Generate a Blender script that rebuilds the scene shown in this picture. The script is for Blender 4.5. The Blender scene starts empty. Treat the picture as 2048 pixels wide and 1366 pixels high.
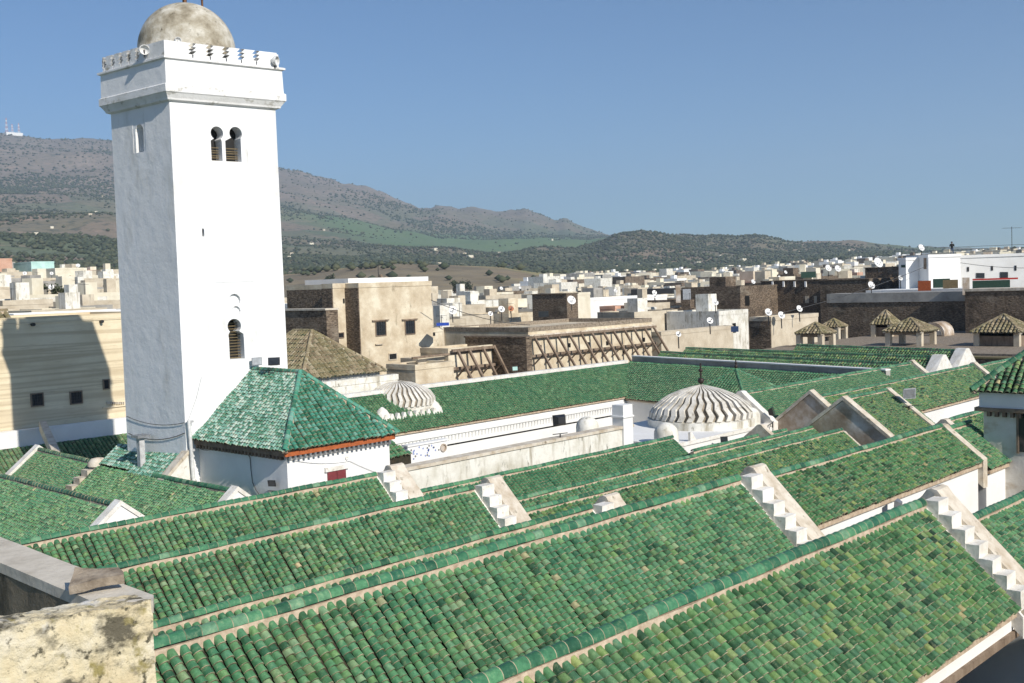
import bpy, math, random
import numpy as np
from mathutils import Vector, Matrix
import mathutils.noise as mn
random.seed(7); rng = np.random.default_rng(7)
SC = bpy.context.scene; COL = SC.collection
# ------------------------------------------------------------------ camera
FPX, CX, CY = 2200.0, 1024.0, 683.0          # focal length and centre in photo pixels
RW = np.array([[0.68326173, 0.0615134, -0.72757784], [-0.72938462, 0.01119116, -0.6840123],
               [-0.03393348, 0.99804352, 0.05251342]])
cam = bpy.data.cameras.new('camera'); camo = bpy.data.objects.new('camera', cam); COL.objects.link(camo)
cam.sensor_width = 36.0; cam.lens = FPX / 2048 * 36; cam.clip_start = 0.1; cam.clip_end = 30000
camo.matrix_world = Matrix([list(RW[0]) + [0], list(RW[1]) + [0], list(RW[2]) + [0], [0, 0, 0, 1]])
SC.camera = camo
# ------------------------------------------------------------------ light
SUNV = Vector((0.2, 1.55, -1.0)).normalized()          # the way the light travels
w = bpy.data.worlds.new("World"); SC.world = w; w.use_nodes = True
nt = w.node_tree; bg = nt.nodes['Background']; sky = nt.nodes.new('ShaderNodeTexSky')
sky.sky_type = 'NISHITA'; sky.sun_disc = False
sky.sun_elevation = math.asin(-SUNV.z); sky.sun_rotation = math.atan2(-SUNV.x, -SUNV.y)
sky.altitude = 400; sky.air_density = 1.0; sky.dust_density = 0.2; sky.ozone_density = 4.0
tint = nt.nodes.new('ShaderNodeMix'); tint.data_type = 'RGBA'; tint.blend_type = 'MULTIPLY'; tint.inputs['Factor'].default_value = 1.0
tint.inputs[7].default_value = (0.78, 1.0, 1.20, 1); nt.links.new(sky.outputs[0], tint.inputs[6]); nt.links.new(tint.outputs[2], bg.inputs[0]); bg.inputs[1].default_value = 0.060
sun = bpy.data.lights.new('sun', 'SUN'); sun.energy = 4.2; sun.angle = math.radians(0.5); sun.color = (1.0, 0.94, 0.85)
suno = bpy.data.objects.new('sun', sun); COL.objects.link(suno)
suno.rotation_euler = SUNV.to_track_quat('-Z', 'Y').to_euler(); suno.location = (0, 0, 60)
SC.view_settings.view_transform = 'Standard'; SC.view_settings.look = 'None'
SC.view_settings.exposure = 0.45; SC.view_settings.gamma = 1.0; SC.view_settings.use_curve_mapping = False
SC.cycles.max_bounces = 6; SC.cycles.diffuse_bounces = 3; SC.cycles.glossy_bounces = 2; SC.cycles.volume_bounces = 1

HAZE = 1.05e-4
# ------------------------------------------------------------------ sight lines -> points at real depth
def ray(px, py):
    return RW @ np.array([px - CX, CY - py, -FPX])
def atX(px, py, X): r = ray(px, py); return r * X / r[0]
def atY(px, py, Y): r = ray(px, py); return r * Y / r[1]
def atZ(px, py, Z): r = ray(px, py); return r * Z / r[2]
def atD(px, py, D): r = ray(px, py); return r * D / math.hypot(r[0], r[1])
def proj(p):
    v = RW.T @ np.asarray(p, float); return CX + FPX * v[0] / -v[2], CY - FPX * v[1] / -v[2], -v[2]

# ------------------------------------------------------------------ materials
def nodes(name):
    m = bpy.data.materials.new(name); m.use_nodes = True; t = m.node_tree
    return m, t, t.nodes, t.links, t.nodes['Principled BSDF']
def ramp(N, stops, interp='LINEAR'):
    r = N.new('ShaderNodeValToRGB'); r.color_ramp.interpolation = interp; e = r.color_ramp.elements
    while len(e) < len(stops): e.new(0.5)
    for i, (p, c) in enumerate(stops):
        e[i].position = p; e[i].color = (*c, 1) if len(c) == 3 else c
    return r
def surf(name, stops, scale=1.0, detail=6, rough=0.85, bump=0.3, bscale=20, stretch=(1, 1, 1), stain=None, bands=None, dist=0.05, spec=0.3):
    """plaster, stone, soil: a noise colour ramp, an optional stain layer (colour, scale, threshold, stretch) and relief"""
    m, t, N, L, P = nodes(name)
    g = N.new('ShaderNodeNewGeometry')
    def noise(sc, det, st=(1, 1, 1)):
        mp = N.new('ShaderNodeMapping'); mp.inputs['Scale'].default_value = st; L.new(g.outputs['Position'], mp.inputs[0])
        n = N.new('ShaderNodeTexNoise'); n.inputs['Scale'].default_value = sc; n.inputs['Detail'].default_value = det
        n.inputs['Roughness'].default_value = 0.62; L.new(mp.outputs[0], n.inputs['Vector']); return n.outputs['Fac']
    r = ramp(N, stops); L.new(noise(scale, detail, stretch), r.inputs[0]); col = r.outputs[0]
    if bands:      # horizontal courses of slightly different tone
        bc, bsc, amt = bands
        v = noise(bsc, 1, (0.02, 0.02, 1)); rr = ramp(N, [(0.42, (0, 0, 0)), (0.5, (1, 1, 1)), (0.6, (0, 0, 0))]); L.new(v, rr.inputs[0])
        ml = N.new('ShaderNodeMath'); ml.operation = 'MULTIPLY'; ml.inputs[1].default_value = amt; L.new(rr.outputs[0], ml.inputs[0])
        mx = N.new('ShaderNodeMix'); mx.data_type = 'RGBA'; L.new(ml.outputs[0], mx.inputs['Factor']); L.new(col, mx.inputs[6]); mx.inputs[7].default_value = (*bc, 1); col = mx.outputs[2]
    for s in (stain or []):
        sc_, ssc, lo, hi, sst = s
        rr = ramp(N, [(lo, (0, 0, 0)), (hi, (1, 1, 1))]); L.new(noise(ssc, 8, sst), rr.inputs[0])
        mx = N.new('ShaderNodeMix'); mx.data_type = 'RGBA'; L.new(rr.outputs[0], mx.inputs['Factor']); L.new(col, mx.inputs[6]); mx.inputs[7].default_value = (*sc_, 1); col = mx.outputs[2]
    L.new(col, P.inputs['Base Color']); P.inputs['Roughness'].default_value = rough; P.inputs['Specular IOR Level'].default_value = spec
    if bump:
        b = N.new('ShaderNodeBump'); b.inputs['Strength'].default_value = bump; b.inputs['Distance'].default_value = dist
        L.new(noise(bscale, 8), b.inputs['Height']); L.new(b.outputs[0], P.inputs['Normal'])
    return m
def tilemat(name, stops, patch, rough=0.5, pamt=0.35, lichen=0.0, spec=0.3, coat=0.0):
    """glazed roof tile: every tile has its own tone (face value on joined tiles, object random on single ones)"""
    m, t, N, L, P = nodes(name)
    a = N.new('ShaderNodeAttribute'); a.attribute_name = 'rnd'; oi = N.new('ShaderNodeObjectInfo')
    ad = N.new('ShaderNodeMath'); ad.operation = 'ADD'; L.new(a.outputs['Fac'], ad.inputs[0]); L.new(oi.outputs['Random'], ad.inputs[1])
    fr = N.new('ShaderNodeMath'); fr.operation = 'FRACT'; L.new(ad.outputs[0], fr.inputs[0])
    r = ramp(N, stops); L.new(fr.outputs[0], r.inputs[0])
    g = N.new('ShaderNodeNewGeometry')
    n = N.new('ShaderNodeTexNoise'); n.inputs['Scale'].default_value = 0.9; n.inputs['Detail'].default_value = 3; L.new(g.outputs['Position'], n.inputs['Vector'])
    rr = ramp(N, [(0.42, (0, 0, 0)), (0.62, (pamt,) * 3)]); L.new(n.outputs['Fac'], rr.inputs[0])
    mx = N.new('ShaderNodeMix'); mx.data_type = 'RGBA'; L.new(rr.outputs[0], mx.inputs['Factor']); L.new(r.outputs[0], mx.inputs[6]); mx.inputs[7].default_value = (*patch, 1)
    n2 = N.new('ShaderNodeTexNoise'); n2.inputs['Scale'].default_value = 11; n2.inputs['Detail'].default_value = 5; n2.inputs['Roughness'].default_value = 0.7; L.new(g.outputs['Position'], n2.inputs['Vector'])
    hs = N.new('ShaderNodeHueSaturation'); mr = N.new('ShaderNodeMapRange'); mr.inputs[1].default_value = 0.3; mr.inputs[2].default_value = 0.7; mr.inputs[3].default_value = 0.7; mr.inputs[4].default_value = 1.3
    L.new(n2.outputs['Fac'], mr.inputs[0]); hs.inputs['Saturation'].default_value = 0.90; L.new(mr.outputs[0], hs.inputs['Value']); L.new(mx.outputs[2], hs.inputs['Color']); col = hs.outputs[0]
    r3 = ramp(N, [(0.54, (0, 0, 0)), (0.72, (1, 1, 1))]); L.new(n2.outputs['Fac'], r3.inputs[0])
    m2 = N.new('ShaderNodeMath'); m2.operation = 'MULTIPLY'; m2.inputs[1].default_value = 0.35 + lichen; L.new(r3.outputs[0], m2.inputs[0])
    m3 = N.new('ShaderNodeMix'); m3.data_type = 'RGBA'; L.new(m2.outputs[0], m3.inputs['Factor']); L.new(col, m3.inputs[6]); m3.inputs[7].default_value = (0.36, 0.34, 0.19, 1)
    L.new(m3.outputs[2], P.inputs['Base Color']); P.inputs['Roughness'].default_value = rough; P.inputs['Specular IOR Level'].default_value = spec
    mr2 = N.new('ShaderNodeMapRange'); mr2.inputs[3].default_value = rough * 0.7; mr2.inputs[4].default_value = rough * 1.6; L.new(n2.outputs['Fac'], mr2.inputs[0]); L.new(mr2.outputs[0], P.inputs['Roughness'])
    b = N.new('ShaderNodeBump'); b.inputs['Strength'].default_value = 0.25; b.inputs['Distance'].default_value = 0.01; L.new(n2.outputs['Fac'], b.inputs['Height']); L.new(b.outputs[0], P.inputs['Normal'])
    return m
def plain(name, c, rough=0.6, metal=0.0):
    m, t, N, L, P = nodes(name)
    g = N.new('ShaderNodeNewGeometry'); n = N.new('ShaderNodeTexNoise'); n.inputs['Scale'].default_value = 6; n.inputs['Detail'].default_value = 5
    L.new(g.outputs['Position'], n.inputs['Vector'])
    r = ramp(N, [(0.3, tuple(x * 0.75 for x in c)), (0.7, tuple(min(1, x * 1.15) for x in c))]); L.new(n.outputs['Fac'], r.inputs[0])
    L.new(r.outputs[0], P.inputs['Base Color']); P.inputs['Roughness'].default_value = rough; P.inputs['Metallic'].default_value = metal
    return m

G1 = [(0, (0.022, 0.074, 0.034)), (0.12, (0.043, 0.146, 0.060)), (0.3, (0.072, 0.220, 0.086)), (0.5, (0.108, 0.282, 0.107)), (0.62, (0.063, 0.197, 0.097)), (0.75, (0.151, 0.296, 0.083)), (0.86, (0.096, 0.246, 0.126)), (0.93, (0.254, 0.372, 0.179)), (0.97, (0.057, 0.146, 0.034)), (0.99, (0.057, 0.216, 0.076)), (1, (0.500, 0.392, 0.202))]
G2 = [(0, (0.011, 0.042, 0.020)), (0.14, (0.028, 0.095, 0.039)), (0.3, (0.057, 0.184, 0.068)), (0.48, (0.091, 0.249, 0.088)), (0.6, (0.043, 0.143, 0.070)), (0.72, (0.162, 0.263, 0.056)), (0.84, (0.065, 0.190, 0.102)), (0.92, (0.265, 0.336, 0.087)), (0.97, (0.037, 0.108, 0.043)), (0.99, (0.055, 0.208, 0.073)), (1, (0.538, 0.379, 0.177))]
G3 = [(0, (0.024, 0.110, 0.047)), (0.3, (0.043, 0.160, 0.066)), (0.7, (0.059, 0.199, 0.079)), (0.95, (0.082, 0.242, 0.097)), (1, (0.153, 0.332, 0.156))]
G4 = [(0.0, (0.02, 0.13, 0.08)), (0.2, (0.05, 0.21, 0.14)), (0.45, (0.12, 0.31, 0.24)), (0.65, (0.22, 0.42, 0.34)), (0.85, (0.36, 0.50, 0.43)), (1.0, (0.42, 0.50, 0.40))]
GB = [(0.0, (0.16, 0.12, 0.07)), (0.4, (0.25, 0.19, 0.11)), (0.8, (0.32, 0.25, 0.15)), (1.0, (0.4, 0.34, 0.22))]
MT = dict(
    tile=tilemat('glazed_green_tile', G1, (0.03, 0.22, 0.11)), tile2=tilemat('glazed_dark_green_tile', G2, (0.05, 0.2, 0.04)),
    tile3=tilemat('glazed_emerald_tile', G3, (0.02, 0.17, 0.08), pamt=0.5), tile4=tilemat('weathered_teal_tile', G4, (0.05, 0.24, 0.13), lichen=0.3),
    tileb=tilemat('weathered_clay_tile', GB, (0.16, 0.15, 0.05), rough=0.85, pamt=0.5, spec=0.2),
    ridge=tilemat('glazed_ridge_tile', [(0, (0.016, 0.087, 0.042)), (0.3, (0.029, 0.145, 0.066)), (0.6, (0.045, 0.194, 0.084)), (0.85, (0.067, 0.242, 0.101)), (1, (0.157, 0.301, 0.168))], (0.022, 0.165, 0.092), rough=0.4),
    mortar=surf('lime_mortar', [(0.3, (0.34, 0.25, 0.17)), (0.7, (0.62, 0.51, 0.38))], scale=7, bump=0.5, bscale=30, dist=0.02),
    lip=surf('tile_lip_mortar', [(0.36, (0.05, 0.09, 0.05)), (0.5, (0.26, 0.24, 0.15)), (0.66, (0.50, 0.42, 0.28))], scale=3.5, detail=10, bump=0),
    deck=surf('shade_dark_channels_and_mortar', [(0.35, (0.018, 0.022, 0.014)), (0.65, (0.06, 0.045, 0.028))], scale=8, bump=0.4, bscale=30, dist=0.02),  # near-black colour puts the shade of the tile gaps into the deck
    white=surf('whitewash', [(0.3, (0.74, 0.73, 0.70)), (0.6, (0.82, 0.815, 0.79))], scale=0.6, bump=0.35, bscale=3, dist=0.03,
               stain=[((0.5, 0.46, 0.36), 1.6, 0.70, 0.86, (1, 1, 0.25))]),
    dirty=surf('streaked_whitewash', [(0.3, (0.55, 0.52, 0.43)), (0.55, (0.76, 0.74, 0.67))], scale=1.2, bump=0.5, bscale=6, dist=0.03,
               stain=[((0.34, 0.30, 0.22), 1.9, 0.54, 0.70, (1, 1, 0.16)), ((0.14, 0.13, 0.09), 4.5, 0.60, 0.72, (1, 1, 0.35))]),
    minaret=surf('minaret_limewash', [(0.3, (0.76, 0.76, 0.75)), (0.6, (0.83, 0.83, 0.82))], scale=0.5, bump=0.55, bscale=1.7, dist=0.06,
                 stain=[((0.60, 0.59, 0.55), 0.9, 0.56, 0.76, (1, 1, 0.4)), ((0.42, 0.40, 0.35), 2.6, 0.66, 0.80, (1, 1, 0.12))]),
    grime=surf('blackened_parapet_plaster', [(0.3, (0.24, 0.23, 0.2)), (0.5, (0.5, 0.48, 0.42)), (0.65, (0.74, 0.72, 0.66))], scale=2.2, bump=0.6, bscale=10, dist=0.04),
    dome=surf('weathered_dome_plaster', [(0.3, (0.17, 0.14, 0.09)), (0.47, (0.38, 0.34, 0.26)), (0.62, (0.60, 0.57, 0.49))], scale=1.1, bump=0.6, bscale=9, dist=0.04,
              stain=[((0.10, 0.085, 0.055), 4, 0.60, 0.72, (1, 1, 1))]),
    ochre=surf('ochre_plaster', [(0.3, (0.46, 0.37, 0.25)), (0.5, (0.60, 0.51, 0.37)), (0.65, (0.72, 0.65, 0.50))], scale=0.8, bump=0.6, bscale=4, dist=0.05,
               stain=[((0.25, 0.20, 0.13), 1.1, 0.62, 0.75, (1, 1, 0.5)), ((0.35, 0.27, 0.17), 3, 0.66, 0.72, (0.6, 0.6, 2.5))]),
    sand=surf('sand_plaster', [(0.3, (0.44, 0.37, 0.27)), (0.65, (0.62, 0.55, 0.43))], scale=0.8, bump=0.4, bscale=5, stain=[((0.22, 0.2, 0.15), 1.6, 0.62, 0.78, (1, 1, 0.25))]),
    grey=surf('grey_render', [(0.3, (0.24, 0.23, 0.21)), (0.65, (0.42, 0.40, 0.36))], scale=0.7, bump=0.4, bscale=5, stain=[((0.12, 0.11, 0.1), 1.6, 0.62, 0.78, (1, 1, 0.25))]),
    cream=surf('cream_paint', [(0.3, (0.62, 0.56, 0.42)), (0.65, (0.75, 0.70, 0.57))], scale=0.6, bump=0.2, bscale=5, stain=[((0.35, 0.3, 0.2), 1.6, 0.68, 0.84, (1, 1, 0.2))]),
    pink=surf('pink_render', [(0.3, (0.50, 0.28, 0.19)), (0.65, (0.60, 0.38, 0.28))], scale=0.6, bump=0.2, bscale=5),
    aqua=surf('aqua_paint', [(0.3, (0.35, 0.55, 0.50)), (0.65, (0.50, 0.70, 0.64))], scale=0.6, bump=0.2, bscale=5),
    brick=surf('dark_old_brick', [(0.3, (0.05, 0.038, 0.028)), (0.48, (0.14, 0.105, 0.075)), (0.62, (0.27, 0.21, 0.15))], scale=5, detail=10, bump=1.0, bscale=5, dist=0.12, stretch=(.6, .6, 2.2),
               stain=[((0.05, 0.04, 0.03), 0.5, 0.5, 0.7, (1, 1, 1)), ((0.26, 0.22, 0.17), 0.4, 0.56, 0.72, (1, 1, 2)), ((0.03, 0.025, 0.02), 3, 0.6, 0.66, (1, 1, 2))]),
    banded=surf('banded_ochre_render', [(0.3, (0.66, 0.55, 0.37)), (0.6, (0.76, 0.66, 0.47))], scale=0.5, bump=0.15, bscale=8, bands=((0.50, 0.40, 0.26), 2.6, 0.75), dist=0.02,
                stain=[((0.45, 0.36, 0.24), 6, 0.58, 0.75, (0.25, 0.25, 3))]),
    lichen=surf('crumbling_lichen_plaster', [(0.3, (0.50, 0.39, 0.22)), (0.5, (0.66, 0.57, 0.38)), (0.68, (0.72, 0.68, 0.58))], scale=1.4, detail=10, bump=1.0, bscale=7, dist=0.05,
                stain=[((0.13, 0.115, 0.08), 3.6, 0.52, 0.64, (1, 1, 1.4)), ((0.10, 0.09, 0.06), 13, 0.56, 0.66, (1, 1, 1)), ((0.30, 0.25, 0.10), 5, 0.56, 0.66, (1, 1, 1)), ((0.62, 0.60, 0.56), 1.1, 0.60, 0.66, (1, 1, 1))]),
    coping=surf('worn_pale_coping', [(0.3, (0.44, 0.36, 0.26)), (0.6, (0.66, 0.60, 0.50))], scale=2.5, bump=0.7, bscale=12, dist=0.02, stain=[((0.2, 0.16, 0.1), 4, 0.6, 0.72, (1, 1, 1))]),
    slab=surf('cement_coping', [(0.3, (0.46, 0.41, 0.33)), (0.6, (0.66, 0.60, 0.50))], scale=3, bump=0.5, bscale=18, dist=0.02, stain=[((0.10, 0.09, 0.07), 5, 0.68, 0.76, (1, 1, 1))]),
    gable=surf('stained_gable_plaster', [(0.3, (0.22, 0.15, 0.09)), (0.5, (0.42, 0.34, 0.26)), (0.68, (0.66, 0.62, 0.57))], scale=0.9, bump=0.5, bscale=6, dist=0.03),
    innerwall=surf('shade_dark_inner_wall', [(0.3, (0.12, 0.10, 0.07)), (0.6, (0.24, 0.20, 0.14))], scale=2, bump=.5, bscale=12, stain=[((.05, .045, .03), 2.5, .52, .66, (1, 1, .5))]),  # brown darkened to carry the shade of the parapet's inner face
    stone=surf('rough_stone', [(0.3, (0.13, 0.10, 0.07)), (0.65, (0.36, 0.30, 0.23))], scale=6, bump=0.8, bscale=20, dist=0.02),
    wood=surf('weathered_timber', [(0.3, (0.13, 0.09, 0.06)), (0.65, (0.30, 0.23, 0.17))], scale=3, bump=0.5, bscale=30, stretch=(1, 1, 0.3)),
    tile5=tilemat('teal_green_tile', [(0, (0.012, 0.11, 0.06)), (0.3, (0.025, 0.20, 0.12)), (0.6, (0.04, 0.26, 0.17)), (0.85, (0.08, 0.31, 0.22)), (1, (0.16, 0.36, 0.28))], (0.03, 0.2, 0.09)),
    grime2=surf('stained_moulding_plaster', [(0.3, (0.70, 0.69, 0.66)), (0.6, (0.82, 0.81, 0.79))], scale=1, bump=0.5, bscale=8, dist=0.03, stain=[((0.36, 0.34, 0.28), 2.4, 0.56, 0.72, (1, 1, 1.5))]),
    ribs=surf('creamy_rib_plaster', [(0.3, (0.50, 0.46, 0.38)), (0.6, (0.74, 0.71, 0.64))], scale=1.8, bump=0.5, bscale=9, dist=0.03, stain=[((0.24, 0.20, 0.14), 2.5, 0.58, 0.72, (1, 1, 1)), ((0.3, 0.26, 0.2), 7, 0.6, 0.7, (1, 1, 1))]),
    ribcore=surf('dark_groove_plaster', [(0.3, (0.15, 0.125, 0.09)), (0.7, (0.36, 0.31, 0.24))], scale=4, bump=0.4, bscale=12),  # darker plaster for the dome core between the ribs
    tower=surf('stained_tower_render', [(0.3, (0.58, 0.54, 0.46)), (0.6, (0.76, 0.73, 0.67))], scale=0.9, bump=0.5, bscale=6, dist=0.03, stain=[((0.45, 0.33, 0.2), 0.9, 0.56, 0.75, (1, 1, 2)), ((0.3, 0.25, 0.18), 3, 0.62, 0.75, (1, 1, .5))]),
    orange=plain('orange_painted_wood', (0.42, 0.11, 0.03), 0.6), red=plain('dull_red_paint', (0.20, 0.035, 0.04)), redc=plain('red_cloth', (0.5, 0.03, 0.02), 0.8),
    dark=plain('dark_opening', (0.015, 0.014, 0.013), 0.4), glass=plain('dark_window_glass', (0.03, 0.035, 0.04), 0.12), iron=plain('black_iron', (0.02, 0.02, 0.022), 0.5),
    lattice=plain('brown_lattice_wood', (0.16, 0.12, 0.06), 0.7), dish=plain('white_dish_enamel', (0.72, 0.72, 0.70), 0.45), dishr=plain('rusty_dish_enamel', (0.40, 0.14, 0.06), 0.7),
    copper=plain('aged_copper', (0.10, 0.045, 0.02), 0.4, 0.7), bronze=plain('dark_bronze', (0.045, 0.03, 0.025), 0.5, 0.4), blue=plain('blue_tarpaulin', (0.02, 0.07, 0.4), 0.5),
    green=plain('green_awning', (0.02, 0.06, 0.04), 0.7), pipe=plain('grey_pipe', (0.5, 0.5, 0.5), 0.5), cable=plain('dark_cable', (0.06, 0.06, 0.06), 0.7), steel=plain('galvanised_metal', (0.35, 0.36, 0.37), 0.4, 0.6),
    metalr=plain('red_white_mast_paint', (0.6, 0.25, 0.2), 0.6), carpet=plain('orange_rug', (0.26, 0.06, 0.015), 0.9), tin=plain('pale_corrugated_sheet', (0.42, 0.44, 0.46), 0.5, 0.2),
    bluedk=plain('dark_blue_plastic', (0.03, 0.06, 0.14), 0.5), scroll=plain('blue_scroll_paint', (0.12, 0.2, 0.5), 0.6), blackp=plain('black_plastic', (0.02, 0.02, 0.022), 0.45),
    skin=plain('skin', (0.35, 0.2, 0.13), 0.6), coat=plain('black_cloth', (0.012, 0.012, 0.013), 0.9), denim=plain('blue_denim', (0.05, 0.08, 0.15), 0.9), hair=plain('dark_hair', (0.01, 0.008, 0.006), 0.6),
)
# ------------------------------------------------------------------ mesh helpers
class MB:
    def __init__(s): s.v = []; s.f = []; s.m = []
    def quad(s, a, b, c, d, m=0):
        i = len(s.v); s.v += [tuple(a), tuple(b), tuple(c), tuple(d)]; s.f.append((i, i + 1, i + 2, i + 3)); s.m.append(m)
    def poly(s, pts, m=0):
        i = len(s.v); s.v += [tuple(p) for p in pts]; s.f.append(tuple(range(i, i + len(pts)))); s.m.append(m)
    def hull(s, bot, top, m=0, mt=None, cap=True):
        """prism between two rings of the same length"""
        i = len(s.v); n = len(bot); s.v += [tuple(p) for p in bot] + [tuple(p) for p in top]
        for k in range(n):
            j = (k + 1) % n; s.f.append((i + k, i + j, i + n + j, i + n + k)); s.m.append(m)
        if cap:
            s.f.append(tuple(i + n + k for k in range(n))); s.m.append(m if mt is None else mt)
            s.f.append(tuple(i + n - 1 - k for k in range(n))); s.m.append(m)
        return s
    def box(s, x0, x1, y0, y1, z0, z1, m=0, mt=None):
        b = [(x0, y0, z0), (x1, y0, z0), (x1, y1, z0), (x0, y1, z0)]
        return s.hull(b, [(p[0], p[1], z1) for p in b], m, mt)
    def pris(s, pts2, lo, hi, frame, m=0):
        """extrude a 2-d outline along a frame (origin, a, b, c): a,b span the outline, c is the extrusion"""
        o, a, b, c = [Vector(q) for q in frame]
        return s.hull([o + a * p[0] + b * p[1] + c * lo for p in pts2], [o + a * p[0] + b * p[1] + c * hi for p in pts2], m)
    def tube(s, p0, p1, r0, r1=None, n=6, m=0):
        p0 = Vector(p0); p1 = Vector(p1); r1 = r0 if r1 is None else r1; d = (p1 - p0).normalized()
        u = d.orthogonal().normalized(); v = d.cross(u)
        c = [(math.cos(2 * math.pi * k / n), math.sin(2 * math.pi * k / n)) for k in range(n)]
        return s.hull([p0 + (u * a + v * b) * r0 for a, b in c], [p1 + (u * a + v * b) * r1 for a, b in c], m)
    def bar(s, p0, p1, w, h, m=0, up=(0, 0, 1)):
        p0 = Vector(p0); p1 = Vector(p1); d = (p1 - p0).normalized(); u = d.cross(Vector(up)).normalized(); v = u.cross(d)
        q = [(-w / 2, -h / 2), (w / 2, -h / 2), (w / 2, h / 2), (-w / 2, h / 2)]
        return s.hull([p0 + u * a + v * b for a, b in q], [p1 + u * a + v * b for a, b in q], m)
    def rev(s, c, prof, n=24, m=0, axis=None):
        """turn a profile [(radius, height)] round a vertical (or given) axis"""
        c = Vector(c); ax = Vector(axis or (0, 0, 1)).normalized(); u = ax.orthogonal().normalized(); v = ax.cross(u); i = len(s.v)
        for r, h in prof:
            for k in range(n):
                a = 2 * math.pi * k / n; s.v.append(tuple(c + ax * h + (u * math.cos(a) + v * math.sin(a)) * r))
        for j in range(len(prof) - 1):
            for k in range(n):
                k2 = (k + 1) % n; s.f.append((i + j * n + k, i + j * n + k2, i + (j + 1) * n + k2, i + (j + 1) * n + k)); s.m.append(m)
        return s
    def build(s, name, mats, parent=None, smooth=False, fix=True):
        me = bpy.data.meshes.new(name); off = parent_off(parent)
        if fix and s.f:
            pass
        me.from_pydata([(a - off[0], b - off[1], c - off[2]) for a, b, c in s.v], [], s.f)
        if not isinstance(mats, (list, tuple)): mats = [mats]
        for q in mats: me.materials.append(MT[q] if isinstance(q, str) else q)
        me.polygons.foreach_set('material_index', [min(x, len(mats) - 1) for x in s.m])
        if smooth: me.polygons.foreach_set('use_smooth', [True] * len(s.f))
        me.update()
        if fix:
            import bmesh
            bm = bmesh.new(); bm.from_mesh(me)
            bmesh.ops.remove_doubles(bm, verts=bm.verts, dist=1e-5); bmesh.ops.recalc_face_normals(bm, faces=bm.faces)
            bm.to_mesh(me); bm.free()
        o = bpy.data.objects.new(name, me); COL.objects.link(o)
        if parent is not None: o.parent = parent
        return o
def parent_off(p):
    off = Vector((0, 0, 0))
    while p is not None: off = off + p.location; p = p.parent
    return off
def tag(o, label=None, cat=None, group=None, kind=None):
    if label: o['label'] = label
    if cat: o['category'] = cat
    if group: o['group'] = group
    if kind: o['kind'] = kind
    return o
def thing(name, loc, label, cat, group=None):
    o = bpy.data.objects.new(name, None); COL.objects.link(o); o.location = [float(q) for q in loc]; o.empty_display_size = 0.3
    return tag(o, label, cat, group)
def roughen(o, amt, sc=3.0, cuts=0):
    import bmesh
    me = o.data
    if cuts:
        bm = bmesh.new(); bm.from_mesh(me); bmesh.ops.subdivide_edges(bm, edges=bm.edges, cuts=cuts, use_grid_fill=True); bm.to_mesh(me); bm.free()
    for v in me.vertices:
        p = v.co; n = mn.noise_vector(Vector((p.x * sc, p.y * sc, p.z * sc))); v.co = p + n * amt
    me.update(); return o

# ------------------------------------------------------------------ roof tiles
def tile_arrays(seg, lip, r0=0.064, r1=0.076, ln=0.19, h=1.12, lift=0.022, band=0.012):
    """barrel tile lying along +y (down slope), upper end at y=0; the lower end is a little wider and edged with pale mortar"""
    v = []; f = []; m = []; yb = ln - band; t = yb / ln
    rows = [(0.0, r0, 0.0), (yb, r0 + (r1 - r0) * t, lift * t)] + ([(ln, r1, lift)] if lip else [])
    for y, r, z in rows:
        for k in range(seg + 1):
            a = math.pi * k / seg; v.append((-math.cos(a) * r, y, math.sin(a) * r * h + z))
    n = seg + 1
    for j in range(len(rows) - 1):
        for k in range(seg): f.append((j * n + k, j * n + k + 1, (j + 1) * n + k + 1, (j + 1) * n + k)); m.append(j)
    if lip:
        b = len(v)
        for k in range(n):
            a = math.pi * k / seg; rr = r1 - 0.02; v.append((-math.cos(a) * rr, ln, math.sin(a) * rr * h + lift - .006))
        for k in range(seg): f.append((2 * n + k, 2 * n + k + 1, b + k + 1, b + k)); m.append(1)
    return np.array(v), f, m
TA = {'hi': tile_arrays(6, True), 'lo': tile_arrays(4, True), 'far': tile_arrays(3, True, band=0.02), 'cap': tile_arrays(8, True, r0=.073, r1=.080, lift=.004, band=.009), 'caplo': tile_arrays(4, True, r0=.073, r1=.079, lift=.004, band=.012)}
def shared_mesh(name, arr, mats):
    v, f, m = arr; me = bpy.data.meshes.new(name); me.from_pydata([tuple(q) for q in v], [], f)
    for q in mats: me.materials.append(MT[q])
    me.polygons.foreach_set('material_index', m); me.polygons.foreach_set('use_smooth', [i == 0 for i in m]); me.update(); return me
_tm = {}
def tilemesh(mk, kind='hi'):
    if (mk, kind) not in _tm: _tm[(mk, kind)] = shared_mesh('tile', TA[kind], (mk, 'lip'))
    return _tm[(mk, kind)]
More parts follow.
